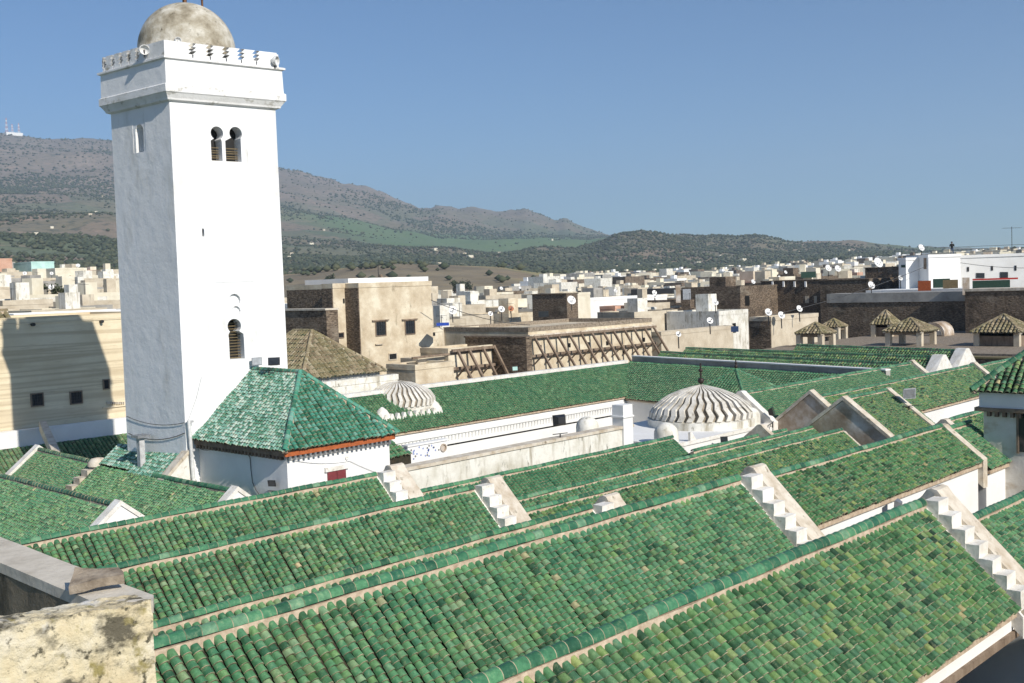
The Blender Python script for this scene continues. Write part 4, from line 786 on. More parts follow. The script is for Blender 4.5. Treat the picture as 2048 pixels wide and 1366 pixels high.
d1y = 53.3; d1x = float(atY(798, 762, d1y)[0]); dz1 = float(atY(798, 762, d1y)[2])
d1 = thing('small_domed_lantern', (d1x, d1y, -9), 'small white ribbed dome rising from the gallery roof, with a zigzag parapet', 'dome')
za = dz1 - 1.5
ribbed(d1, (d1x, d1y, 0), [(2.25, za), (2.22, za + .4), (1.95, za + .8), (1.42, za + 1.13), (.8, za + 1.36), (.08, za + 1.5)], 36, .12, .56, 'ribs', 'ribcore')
g = MB(); g.rev((d1x, d1y, 0), [(2.2, za - 1.6), (2.2, za + .02)], 32); g.build('drum', 'ribs', d1)
yf = 50.9; xa, xb = float(atY(768, 840, yf)[0]) - .1, float(atY(893, 828, yf)[0]); ztop = float(atY(830, 822, yf)[2])
g = MB(); g.box(xa, xb, yf, yf + .25, -9.4, ztop - .35); g.box(xa, xa + .25, yf + .25, 55.8, -9.4, ztop - .35); g.box(xb - .25, xb, yf + .25, 55.8, -9.4, ztop - .35); g.box(xa + .2, xb - .2, yf + .2, 55.8, -9.4, ztop - .45); g.build('parapet', 'dirty2', d1)
x = xa + .1
while x < xb - .3:
    g = MB(); g.hull([(x, yf, ztop - .35), (x + .38, yf, ztop - .35), (x + .38, yf + .25, ztop - .35), (x, yf + .25, ztop - .35)], [(x + .13, yf, ztop + .02), (x + .25, yf, ztop + .02), (x + .25, yf + .25, ztop + .02), (x + .13, yf + .25, ztop + .02)]); g.build('merlon', 'dirty2', d1); x += .5
for x, y in ((xa + .4, yf + .5), (xb - .6, yf + .5)):
    g = MB(); g.rev((x, y, ztop - .5), [(.5, 0), (.48, .45), (.3, .75), (.05, .95), (.001, .95)], 14); g.build('corner_cupola', 'dirty2', d1, smooth=True)
g = MB(); q = [(yf, ztop - .6), (yf + 2.9, ztop + 1.2), (yf + 3.5, ztop + 1.2), (yf + 3.5, ztop - 1.2), (yf, ztop - 1.2)]
g.hull([(xb - .02, a, b) for a, b in q], [(xb + .26, a, b) for a, b in q]); g.build('side_wall', 'dirty2', d1)

# ------------------------------------------------------------------ thick plaster parapet at the lower left
pw = thing('plaster_parapet', (2.5, 8, -6), 'thick crumbling ochre parapet with a mossy cement top in the lower left corner', 'wall')
cz = -2.42; X1, Y1 = 4.37, 8.18
def onz_(px, py): p = atZ(px, py, cz); return Vector((float(p[0]), float(p[1]), cz))
import bmesh
o0, o1, i1, i0 = onz_(-90, 1040), onz_(303, 1188), onz_(165, 1172), onz_(-90, 1088)
fo0, fo1, fi1, fi0 = onz_(-90, 1273), onz_(304, 1200), onz_(262, 1186), onz_(-90, 1250)
def slabwall(name, P, mat, amt, sc, cuts):
    g = MB(); g.hull([Vector((p.x, p.y, -8)) for p in P], P); f = g.build(name, mat, pw); return roughen(roughen(f, amt, sc, cuts), amt * .5, sc * 4)
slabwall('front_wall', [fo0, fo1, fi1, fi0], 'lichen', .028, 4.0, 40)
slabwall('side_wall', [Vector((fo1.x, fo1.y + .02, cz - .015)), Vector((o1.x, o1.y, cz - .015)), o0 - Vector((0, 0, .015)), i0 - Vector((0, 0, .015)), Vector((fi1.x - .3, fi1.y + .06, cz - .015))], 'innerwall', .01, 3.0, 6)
sp_ = [Vector((fo1.x, fo1.y + .02, cz - .01)), Vector((o1.x, o1.y, cz - .01)), o0, i0, Vector((fi1.x - .3, fi1.y + .06, cz - .01))]
cen_ = sum(sp_, Vector((0, 0, 0))) / 5; sp_ = [p + (p - cen_).normalized() * .035 for p in sp_]
g = MB(); g.hull([p - Vector((0, 0, .09)) for p in sp_], [p + Vector((0, 0, .004)) for p in sp_]); roughen(g.build('cement_top', 'slab', pw), .006, 4, 8)
c = onz_(190, 1188)
u = (o1 - onz_(130, 1208)).normalized(); v = Vector((-u.y, u.x, 0))
c = onz_(198, 1180); pp = [c - u * .22 - v * .09, c + u * .20 - v * .05, c + u * .16 + v * .12, c - u * .18 + v * .12]
g = MB(); g.hull([p + Vector((0, 0, .01 + .03 * i)) for i, p in enumerate(pp)], [p * 1.0 + Vector((0, 0, .08 + .035 * i)) for i, p in enumerate(pp)])
st = g.build('loose_stone', 'stone'); roughen(st, .02, 6, 3); tag(st, 'loose flat stone slab lying in the corner of the plaster parapet', 'stone slab')
# ------------------------------------------------------------------ land
PXC = [-700, -200, 0, 120, 220, 400, 560, 700, 800, 1000, 1215, 1400, 1600, 1830, 2048, 2500, 2900]
def hz(px): return 602 - .034 * px
def interp(xs, ys, x): return float(np.interp(x, xs, ys))
SKY_FAR = ([-700, -200, 0, 60, 110, 200, 300, 400, 560, 600, 640, 700, 735, 770, 850, 868, 880, 905, 925, 950, 985, 1000, 1040, 1050, 1065, 1100, 1118, 1135, 1150, 1180, 1215, 1400, 2900],
           [330, 285, 268, 270, 278, 276, 290, 308, 332, 340, 352, 367, 372, 384, 418, 416, 408, 414, 418, 414, 421, 424, 422, 417, 420, 436, 441, 434, 444, 456, 469, 500, 500])
SKY_MID = ([-700, 900, 1100, 1160, 1200, 1240, 1300, 1350, 1400, 1440, 1480, 1515, 1545, 1575, 1620, 1660, 1700, 1760, 1800, 1830, 1900, 2048, 2900],
           [480, 515, 510, 492, 476, 466, 462, 468, 473, 474, 475, 471, 476, 483, 484, 480, 481, 488, 492, 496, 500, 506, 520])
ROWS = [  # distance, line-of-sight height in photo pixels at the columns PXC (None = hidden behind what is nearer)
    (60, [hz(p) + 470 for p in PXC]), (150, [hz(p) + 215 for p in PXC]),
    (300, [640, 640, 645, 645, 650, 690, 690, 690, 690, 680, 670, 660, 655, 640, 620, 600, 600]),
    (450, [575, 580, 590, 592, 598, 625, 640, 640, 640, 632, 625, 622, 615, 585, 560, 550, 550]),
    (650, [545, 550, 560, 562, 568, 590, 600, 590, 588, 590, 596, 596, 588, 560, 530, 520, 520]),
    (900, [530, 535, 545, 545, 548, 552, 556, 536, 527, 533, 568, 572, 562, 540, 518, 510, 510]),
    (1300, [515, 518, 525, 526, 528, 536, 545, 548, 546, 546, 548, 551, 546, 528, 512, 505, 505]),
    (2000, [485, 480, 485, 487, 488, 498, 512, 518, 522, 526, 530, 530, 528, 520, 508, 505, 505]),
    (3000, [440, 430, 435, 438, 440, 452, 468, 482, 495, 512, 492, None, None, None, None, None, None]),
    (4200, [390, 372, 372, 375, 378, 392, 412, 436, 462, 478, 488, 520, 520, 520, 520, 520, 520]),
    (6000, [None] * 17), (8000, [hz(p) + 5 for p in PXC])]
pxs = np.arange(-700, 2901, 8.0); ds = np.concatenate([np.geomspace(60, 1300, 70), np.geomspace(1330, 8000, 150)])
def row_y(i, px):
    D, r = ROWS[i]
    if D == 6000: return interp(*SKY_FAR, px) + 0.8 * mn.noise(Vector((px * .06, 0, 0))) * 3
    vals = [interp(*SKY_MID, p) if v is None else v for p, v in zip(PXC, r)]
    if D == 3000:
        b = interp(*SKY_MID, px); a = interp(PXC, vals, px); k = min(1, max(0, (px - 1120) / 120)); return a * (1 - k) + b * k
    return interp(PXC, vals, px)
logD = np.log([r[0] for r in ROWS]); NV = len(ds)
ZG = np.zeros((len(pxs), NV)); PG = np.zeros((len(pxs), NV, 3))
for i, px in enumerate(pxs):
    zr_ = [float(atD(px, row_y(k, px), ROWS[k][0])[2]) for k in range(len(ROWS))]
    r0_ = ray(px, 600); hn = math.hypot(r0_[0], r0_[1])
    for j, D in enumerate(ds):
        z = float(np.interp(math.log(D), logD, zr_)); X, Y = r0_[0] / hn * D, r0_[1] / hn * D
        amp = 0.0 if D < 350 else min(1, (D - 350) / 1500); kk = min([abs(math.log(D) - q) for q in logD[6:11]]) ; damp = min(1, kk * 6)
        z += amp * (55 * mn.noise(Vector((X / 700, Y / 700, 3))) * damp + 22 * mn.noise(Vector((X / 230, Y / 230, 5))) * (.3 + .7 * damp) + 7 * mn.noise(Vector((X / 80, Y / 80, 1))) * (1 if D > 900 else .2)) * min(1, D / 4000 + .25)
        if 3400 < D < 7000 and px > 600: z += 12 * abs(mn.noise(Vector((X / 120, Y / 120, 9)))) * (D > 5200)
        PG[i, j] = (X, Y, z)
nvx = len(pxs)
me = bpy.data.meshes.new('hills'); verts = [tuple(PG[i, j]) for i in range(nvx) for j in range(NV)]
faces = [(i * NV + j, (i + 1) * NV + j, (i + 1) * NV + j + 1, i * NV + j + 1) for i in range(nvx - 1) for j in range(NV - 1)]
me.from_pydata(verts, [], faces); me.polygons.foreach_set('use_smooth', [True] * len(faces)); me.update()
land = bpy.data.objects.new('hills', me); COL.objects.link(land); land['kind'] = 'structure'
def ground(px, D):
    i = min(max((px + 700) / 8, 0), nvx - 1.001); j = float(np.interp(D, ds, np.arange(NV))); i0, j0 = int(i), int(min(j, NV - 1.001)); a, b = i - i0, j - j0
    P = PG; return (P[i0, j0] * (1 - a) * (1 - b) + P[i0 + 1, j0] * a * (1 - b) + P[i0, j0 + 1] * (1 - a) * b + P[i0 + 1, j0 + 1] * a * b)
m, t_, N, L, P_ = nodes('dry_hill_soil'); g_ = N.new('ShaderNodeNewGeometry')
def nz_(sc, det, stops, interp_='LINEAR'):
    n = N.new('ShaderNodeTexNoise'); n.inputs['Scale'].default_value = sc; n.inputs['Detail'].default_value = det; n.inputs['Roughness'].default_value = .6; L.new(g_.outputs['Position'], n.inputs['Vector']); r = ramp(N, stops, interp_); L.new(n.outputs['Fac'], r.inputs[0]); return r.outputs[0]
base = nz_(.004, 8, [(.3, (.17, .135, .105)), (.5, (.225, .178, .14)), (.7, (.30, .235, .19))])
fld = N.new('ShaderNodeTexVoronoi'); fld.inputs['Scale'].default_value = .0042; L.new(g_.outputs['Position'], fld.inputs['Vector'])
sep = N.new('ShaderNodeSeparateColor'); L.new(fld.outputs['Color'], sep.inputs[0]); fr_ = ramp(N, [(0, (.10, .12, .05)), (.3, (.16, .14, .075)), (.55, (.07, .125, .045)), (.75, (.21, .16, .10)), (.9, (.12, .13, .06))], 'CONSTANT'); L.new(sep.outputs[0], fr_.inputs[0])
sx_ = N.new('ShaderNodeSeparateXYZ'); L.new(g_.outputs['Position'], sx_.inputs[0])
mr_ = N.new('ShaderNodeMapRange'); mr_.inputs[1].default_value = 180; mr_.inputs[2].default_value = 420; mr_.inputs[3].default_value = .72; mr_.inputs[4].default_value = .1; L.new(sx_.outputs[2], mr_.inputs[0])
mx_ = N.new('ShaderNodeMix'); mx_.data_type = 'RGBA'; L.new(mr_.outputs[0], mx_.inputs['Factor']); L.new(base, mx_.inputs[6]); L.new(fr_.outputs[0], mx_.inputs[7])
scr = nz_(.05, 10, [(.52, (0, 0, 0)), (.62, (.75, .75, .75))]); m2_ = N.new('ShaderNodeMix'); m2_.data_type = 'RGBA'; L.new(scr, m2_.inputs['Factor']); L.new(mx_.outputs[2], m2_.inputs[6]); m2_.inputs[7].default_value = (.05, .06, .035, 1)
rk = nz_(.011, 8, [(.6, (0, 0, 0)), (.7, (.7, .7, .7))]); m3_ = N.new('ShaderNodeMix'); m3_.data_type = 'RGBA'; L.new(rk, m3_.inputs['Factor']); L.new(m2_.outputs[2], m3_.inputs[6]); m3_.inputs[7].default_value = (.34, .23, .17, 1)
def zone(col_in, centre, r_in, r_out, colour, amt=1.0, nsc=.01):
    vm = N.new('ShaderNodeVectorMath'); vm.operation = 'DISTANCE'; L.new(g_.outputs['Position'], vm.inputs[0]); vm.inputs[1].default_value = centre
    n = N.new('ShaderNodeTexNoise'); n.inputs['Scale'].default_value = nsc; n.inputs['Detail'].default_value = 4; L.new(g_.outputs['Position'], n.inputs['Vector'])
    ma = N.new('ShaderNodeMath'); ma.operation = 'MULTIPLY_ADD'; L.new(n.outputs['Fac'], ma.inputs[0]); ma.inputs[1].default_value = r_out * .6; L.new(vm.outputs['Value'], ma.inputs[2])
    mr = N.new('ShaderNodeMapRange'); mr.inputs[1].default_value = r_in; mr.inputs[2].default_value = r_out; mr.inputs[3].default_value = amt; mr.inputs[4].default_value = 0; L.new(ma.outputs[0], mr.inputs[0])
    mx = N.new('ShaderNodeMix'); mx.data_type = 'RGBA'; L.new(mr.outputs[0], mx.inputs['Factor']); L.new(col_in, mx.inputs[6])
    if isinstance(colour, tuple): mx.inputs[7].default_value = (*colour, 1)
    else: L.new(colour, mx.inputs[7])
    return mx.outputs[2]
c_ = m3_.outputs[2]
c_ = zone(c_, tuple(float(q) for q in ground(1000, 3650)), 950, 1100, (.10, .165, .065), .9, .002)
c_ = zone(c_, tuple(float(q) for q in ground(860, 880)), 300, 380, nz_(.012, 6, [(.35, (.20, .18, .07)), (.5, (.31, .26, .11)), (.62, (.42, .27, .14)), (.7, (.24, .21, .09))]), .9, .01)
c_ = zone(c_, tuple(float(q) for q in ground(600, 750)), 250, 300, nz_(.02, 6, [(.35, (.15, .12, .08)), (.6, (.24, .19, .12))]), .9, .01)
L.new(c_, P_.inputs['Base Color']); P_.inputs['Roughness'].default_value = .95
bp = N.new('ShaderNodeBump'); bp.inputs['Strength'].default_value = .8; bp.inputs['Distance'].default_value = 6; nn_ = N.new('ShaderNodeTexNoise'); nn_.inputs['Scale'].default_value = .03; nn_.inputs['Detail'].default_value = 9; L.new(g_.outputs['Position'], nn_.inputs['Vector']); L.new(nn_.outputs['Fac'], bp.inputs['Height']); L.new(bp.outputs[0], P_.inputs['Normal'])
me.materials.append(m)
g = MB(); g.box(-26000, 26000, -26000, 26000, -62, -60); pl_ = g.build('plain', m); pl_['kind'] = 'structure'

# trees of the slopes (one mass)
def blob(k=0):
    v = [(0, 0, 1), (1, 0, .25), (.2, .95, .3), (-.85, .5, .2), (-.8, -.6, .35), (.3, -.95, .2), (0, 0, -.5)]
    return v, [(0, 1, 2), (0, 2, 3), (0, 3, 4), (0, 4, 5), (0, 5, 1), (6, 2, 1), (6, 3, 2), (6, 4, 3), (6, 5, 4), (6, 1, 5)]
BV, BF = blob(); BV = np.array(BV)
def forest(name, mat, n_try, dlo, dhi, pxr, size, dens, seed, label_kind='stuff'):
    r = np.random.default_rng(seed); Pn = []; Sn = []
    px = r.uniform(pxr[0], pxr[1], n_try); D = np.exp(r.uniform(math.log(dlo), math.log(dhi), n_try)); q = r.random(n_try)
    for a, b, c in zip(px, D, q):
        p = ground(a, b)
        if c < dens(a, b, p): Pn.append(p); Sn.append(size * (.55 + .9 * r.random()))
    Pn = np.array(Pn); Sn = np.array(Sn); n = len(Pn); ang = r.uniform(0, 6.28, n); ca, sa = np.cos(ang), np.sin(ang)
    x = BV[None, :, 0] * ca[:, None] - BV[None, :, 1] * sa[:, None]; y = BV[None, :, 0] * sa[:, None] + BV[None, :, 1] * ca[:, None]; z = np.repeat(BV[None, :, 2], n, 0)
    jit = 1 + .25 * (r.random((n, len(BV))) - .5)
    V = np.stack([x, y, z * .85 + .35], 2) * (Sn[:, None] * jit)[:, :, None] + Pn[:, None, :]
    me = bpy.data.meshes.new(name); k = len(BV); me.vertices.add(n * k); me.vertices.foreach_set('co', V.reshape(-1).astype(np.float32))
    idx = (np.array(BF).reshape(-1)[None, :] + (np.arange(n) * k)[:, None]).reshape(-1); nf = n * len(BF)
    me.loops.add(nf * 3); me.loops.foreach_set('vertex_index', idx.astype(np.int32)); me.polygons.add(nf)
    me.polygons.foreach_set('loop_start', (np.arange(nf) * 3).astype(np.int32)); me.polygons.foreach_set('loop_total', np.full(nf, 3, np.int32))
    me.materials.append(mat); a = me.attributes.new('rnd', 'FLOAT', 'POINT'); a.data.foreach_set('value', np.repeat(r.random(n), k).astype(np.float32)); me.update(); me.validate()
    o = bpy.data.objects.new(name, me); COL.objects.link(o); o['kind'] = 'stuff'; return o, n
m, t_, N, L, P_ = nodes('olive_foliage'); a_ = N.new('ShaderNodeAttribute'); a_.attribute_name = 'rnd'
r_ = ramp(N, [(0, (.028, .04, .018)), (.5, (.05, .065, .03)), (1, (.085, .09, .045))]); L.new(a_.outputs['Fac'], r_.inputs[0]); L.new(r_.outputs[0], P_.inputs['Base Color']); P_.inputs['Roughness'].default_value = .9; OL = m
def nzf(p, s, o=0): return mn.noise(Vector((p[0] / s, p[1] / s, o)))
def dens_far(px, D, p):
    n = nzf(p, 420, 2); n2 = nzf(p, 150, 7); d = .25 + 1.3 * n + .5 * n2
    if D > 4300: d -= .35 if px < 560 else .9
    if 2700 < D < 3700 and 800 < px < 1200: d -= .6
    if D < 2700 and px > 560: d += .45
    if px < 560 and 1500 < D < 3600: d += .2
    if px > 1200: d += .15
    if int(D / 14) % 2 == 0 and n2 > .1: d *= .3        # planted rows
    return max(0.012, min(.95, d))
forest('olive_groves', OL, 95000, 1350, 3900, (-250, 2200), 3.5, dens_far, 1)
forest('hillside_scrub', OL, 60000, 3600, 6000, (-250, 1400), 4.8, lambda px, D, p: max(.12 if px < 560 else .03, min(.8, .3 + 1.2 * nzf(p, 500, 4) - (.3 if D > 4700 and px < 560 else .5 if D > 4700 else 0))), 2)
forest('valley_trees', OL, 16000, 720, 1400, (-250, 2200), 3.4, lambda px, D, p: max(.02, min(.9, (.55 if D > 1150 else -.25) + 1.2 * nzf(p, 160, 5) - (.3 if px > 1250 else 0))), 3)

# ------------------------------------------------------------------ town houses
WALLS = ['cream', 'sand', 'dirty', 'grey', 'ochre', 'sand', 'sand', 'brick', 'dirty', 'sand', 'cream', 'pink', 'grey']
_wn = {}
def win_mesh(w_, h_, mk='dark'):
    k = (round(w_, 1), round(h_, 1), mk)
    if k not in _wn:
        g = MB(); g.box(-k[0] / 2, k[0] / 2, -.04, .04, 0, k[1]); o = g.build('window', mk); _wn[k] = o.data; bpy.data.objects.remove(o)
    return _wn[k]
def house(p, wd, dp, h, ang, mat, label, group, cat='house', wins=0, roofbits=True, name='town_house', zb=None, below=10):
    """box house with a parapet, its front facing the camera side; p = middle of the front base"""
    x, y, z = [float(q) for q in p]; t = thing(name, (x, y, z), label, cat, group); ca, sa = math.cos(ang), math.sin(ang)
    T = lambda a, b, c: (x + a * ca - b * sa, y + a * sa + b * ca, z + c)
    g = MB(); w2 = wd / 2; P4 = [(-w2, 0), (w2, 0), (w2, dp), (-w2, dp)]
    g.hull([T(a, b, -below) for a, b in P4], [T(a, b, h - .5) for a, b in P4])
    for (a0, b0), (a1, b1) in zip(P4, P4[1:] + P4[:1]):
        ia0, ib0, ia1, ib1 = a0 * .94, dp / 2 + (b0 - dp / 2) * .94, a1 * .94, dp / 2 + (b1 - dp / 2) * .94
        g.hull([T(a0, b0, h - .52), T(a1, b1, h - .52), T(ia1, ib1, h - .52), T(ia0, ib0, h - .52)], [T(a0, b0, h), T(a1, b1, h), T(ia1, ib1, h), T(ia0, ib0, h)])
    g.build('wall', mat, t, fix=False)
    if roofbits:
        g = MB(); a = random.uniform(-w2 * .5, w2 * .3); s_ = min(wd, dp) * .28; hh = random.uniform(1.4, 2.6); b = dp * .45
        g.hull([T(a, b, h - .5), T(a + s_, b, h - .5), T(a + s_, b + s_, h - .5), T(a, b + s_, h - .5)], [T(a, b, h - .5 + hh), T(a + s_, b, h - .5 + hh), T(a + s_, b + s_, h - .5 + hh), T(a, b + s_, h - .5 + hh)])
        g.build('stair_head', random.choice(['cream', 'dirty', 'sand', mat]), t, fix=False)
    if wins:
        nx = max(1, int(wd / 3.2)); nzr = max(1, int((h + 2) / 3.2))
        cells = [(i, j) for i in range(nx) for j in range(nzr)]; random.shuffle(cells)
        for i, j in cells[:wins]:
            w_, h_ = random.choice([(.9, 1.2), (.7, 1.1), (1.1, 1.3)]); o = bpy.data.objects.new('window', win_mesh(w_, h_)); a = -w2 + wd * (i + .5) / nx
            q = T(a, -.0, h - 2.6 - j * 3.0); o.matrix_basis = Matrix.Translation(Vector(q) - t.location) @ Matrix.Rotation(ang, 4, 'Z'); COL.objects.link(o); o.parent = t
    return t
names = {'dirty': 'off-white', 'cream': 'cream', 'sand': 'sand coloured', 'white': 'white', 'grey': 'grey', 'ochre': 'ochre', 'pink': 'pinkish', 'aqua': 'pale aqua', 'brick': 'dark brown', 'banded': 'yellow'}
cnt = 0; far_P = []
_hl = {}
def hlabel(mat, wd, h, wins, where):
    """short description; a running place word keeps look-alikes of one quarter apart where they can be told apart"""
    size = ('wide' if wd > 10 else 'narrow' if wd < 7 else 'square') + (' tall' if h > 7 else ' low')
    win = ['windowless', 'one window', 'two windows', 'three windows', 'four windows', 'five windows', 'six windows'][min(wins, 6)]
    return f"{size} {names[mat]} house, {win}, {where}"
YLIM = ([-300, 330, 860, 900, 1000, 1050, 1120, 1200, 1400, 1600, 1800, 2048], [515, 530, 590, 586, 580, 562, 548, 544, 536, 524, 508, 496])
def scatter(n, pxr, drange, where, group, seed, wr=(5, 12), hr=(4, 9), pal=WALLS, wmax=4):
    R = random.Random(seed); made = 0; placed = []
    for _ in range(n * 30):
        if made >= n: break
        px = R.uniform(*pxr); D = math.exp(R.uniform(math.log(drange[0]), math.log(drange[1]))); p = ground(px, D); wd = R.uniform(*wr)
        if proj((p[0], p[1], p[2] + hr[1] * .8))[1] < interp(*YLIM, px): continue
        if any((p[0] - q[0]) ** 2 + (p[1] - q[1]) ** 2 < (.62 * (wd + q[2])) ** 2 for q in placed): continue
        placed.append((p[0], p[1], wd)); made += 1; h = R.uniform(*hr); mat = R.choice(pal); wins = R.randint(0, wmax + 2) if D < 680 else 0
        ang = R.choice([0.0, 0.0, -.15, .2, -.4, .5]) ; random.seed(made + seed)
        house(p, wd, wd * R.uniform(.7, 1.2), h, ang, mat, hlabel(mat, wd, h, wins, where), group, wins=wins, roofbits=D < 700)
scatter(70, (-60, 330), (330, 520), 'farther off left of the minaret', 'houses of the quarter left of the minaret', 11, (7, 14), (5, 9), ['cream', 'sand', 'sand', 'cream', 'dirty', 'sand', 'pink', 'sand'], 5)
scatter(90, (880, 1700), (330, 640), 'in the crowded middle town', 'houses of the town beyond the mosque', 12, (6, 13), (4, 8))
scatter(80, (1080, 1950), (520, 1050), 'in the distant pale town', 'small houses of the distant town', 13, (8, 17), (6, 13), ['dirty', 'cream', 'cream', 'sand', 'dirty', 'brick', 'sand', 'grey', 'brick'])
scatter(30, (1700, 2120), (380, 900), 'behind the terrace railing', 'houses behind the terrace on the right', 14, (8, 15), (6, 12), ['dirty', 'cream', 'sand', 'cream', 'pink', 'brick'])
# the rest of the distant town: too small to tell apart
R = np.random.default_rng(5); V = []; F = []
g = {k: MB() for k in ('cream', 'white', 'brick', 'sand')}
for _ in range(1500):
    px = R.uniform(930, 2250); D = math.exp(R.uniform(math.log(600), math.log(1500)))
    if px < 1150 and D > 900: continue
    p = ground(px, D); s_ = R.uniform(4, 10); h = R.uniform(3, 9)
    if proj((p[0], p[1], p[2] + h))[1] < interp(*YLIM, px): continue
    k = R.choice(['cream', 'white', 'brick', 'sand'], p=[.33, .27, .2, .2]); g[k].box(p[0] - s_, p[0] + s_ * .6, p[1] - s_, p[1] + s_ * .7, p[2] - 6, p[2] + h)
    if R.random() < .5: g[k].box(p[0] - 2, p[0] + 1.5, p[1] - 1, p[1] + 2, p[2] + h, p[2] + h + 2.2)
for _ in range(80):
    px = R.uniform(-250, 1700); D = math.exp(R.uniform(math.log(1500), math.log(3800))); p = ground(px, D); s_ = R.uniform(2.5, 8); g['sand' if R.random() < .5 else 'cream'].box(p[0] - s_, p[0] + s_, p[1] - s_ * .5, p[1] + s_ * .5, p[2] - 4, p[2] + R.uniform(3, 6))
for k in g: o = g[k].build('distant_town', k, fix=False); tag(o, kind='stuff')
# ------------------------------------------------------------------ old town close behind the mosque
def dyx(px, x, Y): r = ray(px, 600); return x * r[1] / r[0] - Y
def fb(label, px0, px1, py, Y, dy, mat, cat='house', name='house', zb=-16, pxl=None, group=None, cap=None, parapet=True, side=None):
    """building whose lit front lies on the plane y = Y; px0..px1 its sides, py its top; pxl the far end of its left side"""
    a = atY(px0, py, Y); x1 = float(atY(px1, py, Y)[0]); x0, z = float(a[0]), float(a[2])
    if pxl: dy = dyx(pxl, x0, Y)
    t = thing(name, ((x0 + x1) / 2, Y, zb), label, cat, group); g = MB(); g.box(x0, x1, Y, Y + dy, zb, z - (.35 if parapet else 0)); g.build('wall', mat, t)
    if side: g = MB(); g.box(x0 - .07, x0 - .001, Y + .03, Y + dy - .03, zb, z - .37); g.build('shade_side_panel', side, t)  # dark brick sheet over the plaster, standing in for the shade on this side
    if parapet:
        g = MB(); e = .04
        g.box(x0 - e, x1 + e, Y - e, Y + .3, z - .36, z); g.box(x0 - e, x0 + .3, Y + .3, Y + dy, z - .36, z); g.box(x1 - .3, x1 + e, Y + .3, Y + dy, z - .36, z); g.box(x0 + .3, x1 - .3, Y + dy - .3, Y + dy + e, z - .36, z); g.build('roof_parapet', cap or mat, t)
    t['_p'] = (x0, x1, Y, dy, z); return t
def fwin(t, px0, px1, py0, py1, frame='wood', lintel=False, bars=True, mat='glass'):
    Y = t['_p'][2]; a = atY(px0, py1, Y); b = atY(px1, py0, Y); x0, x1, z0, z1 = float(a[0]), float(b[0]), float(a[2]), float(b[2]); fw = .06
    g = MB(); g.box(x0, x1, Y - .012, Y + .05, z0, z1); w_ = g.build('window', mat, t)
    if frame:
        g = MB(); g.box(x0 - fw, x0, Y - .07, Y + .02, z0 - fw, z1 + fw); g.box(x1, x1 + fw, Y - .07, Y + .02, z0 - fw, z1 + fw); g.box(x0, x1, Y - .07, Y + .02, z1, z1 + fw); g.box(x0, x1, Y - .07, Y + .02, z0 - fw, z0); g.build('frame', frame, w_)
    if bars:
        g = MB(); n = 4
        for k in range(1, n): x = x0 + (x1 - x0) * k / n; g.box(x - .015, x + .015, Y - .05, Y - .02, z0, z1); zz = z0 + (z1 - z0) * k / n; g.box(x0, x1, Y - .052, Y - .022, zz - .015, zz + .015)
        g.build('grille', 'iron', w_)
    if lintel: g = MB(); g.box(x0 - .35, x1 + .3, Y - .14, Y + .02, z1 + fw, z1 + fw + .09); g.build('lintel', 'wood', t)
    return w_
def sb(label, px0, px1, py, X, dx, mat, cat='wall', name='wall', zb=-16, group=None, cap='coping', capz=.12, pyref=None):
    """building or wall whose visible side lies on the plane x = X"""
    a = atX(px0, py if pyref is None else py, X); b = atX(px1, py, X); y1, y0 = float(a[1]), float(b[1]); z = float(a[2])
    t = thing(name, (X, (y0 + y1) / 2, zb), label, cat, group); g = MB(); g.box(X, X + dx, y0, y1, zb, z - capz); g.build('wall', mat, t)
    g = MB(); g.box(X - .1, X + dx + .1, y0 - .05, y1 + .05, z - capz, z); g.build('coping', cap, t); t['_s'] = (X, y0, y1, z); return t
def swin(t, px0, px1, py0, py1, mat='dark', frame=None):
    X = t['_s'][0]; a = atX(px0, py0, X); b = atX(px1, py1, X); g = MB(); g.box(X - .03, X + .05, float(b[1]), float(a[1]), float(b[2]), float(a[2])); return g.build('window', mat, t)
# left: banded house carrying the minaret's shadow
bh = fb('large house rendered in yellow bands, with the shadow of the minaret across it', -80, 330, 640, 58.5, 9, 'banded', cap='banded'); YB = 58.5
fwin(bh, 64, 84, 787, 812); fwin(bh, 142, 162, 783, 807); fwin(bh, 208, 216, 760, 777)
for k in range(10):
    a = atY(213 + k * 3.6, 808, YB); g = MB(); g.box(a[0], a[0] + .06, YB - .12, YB + .01, a[2], a[2] + .12); g.build('dentil', 'coping', bh)
a = atY(205, 812, YB); g = MB(); g.box(a[0], a[0] + 4, YB - .08, YB + .01, a[2] - .14, a[2] - .05); g.build('string_course', 'banded', bh)
for px, py in ((64, 643), (201, 637)):
    a = atY(px, py + 6, YB); g = MB(); g.tube((a[0], YB - .25, a[2]), (a[0], YB + .1, a[2]), .09, n=10); g.build('spout', 'iron', bh)
a = atY(-70, 622, 61.2); b = atY(14, 624, 61.2)
nave('brown clay tiled roof at the far left edge above the banded house', (float(a[0]) - 2, 61.2, float(b[2])), (float(b[0]), 61.2, float(b[2])), .75, 1.5, 2.0, mk='tileb', budget=0, sx=.3, sy=.28, group=None, rmk='tileb', rb=0, ridge_r=.14)
w1 = fb('long low whitish terrace wall above the banded house', 28, 300, 628, 76, 5, 'dirty', cap='white'); 
fwin(w1, 192, 212, 638, 650, None, bars=False, mat='dark')
def onroof(t, px, y_off=1.0): x0, x1, Y, dy, z = t['_p']; r = ray(px, 600); return (r[0] / r[1] * (Y + y_off), Y + y_off, z)
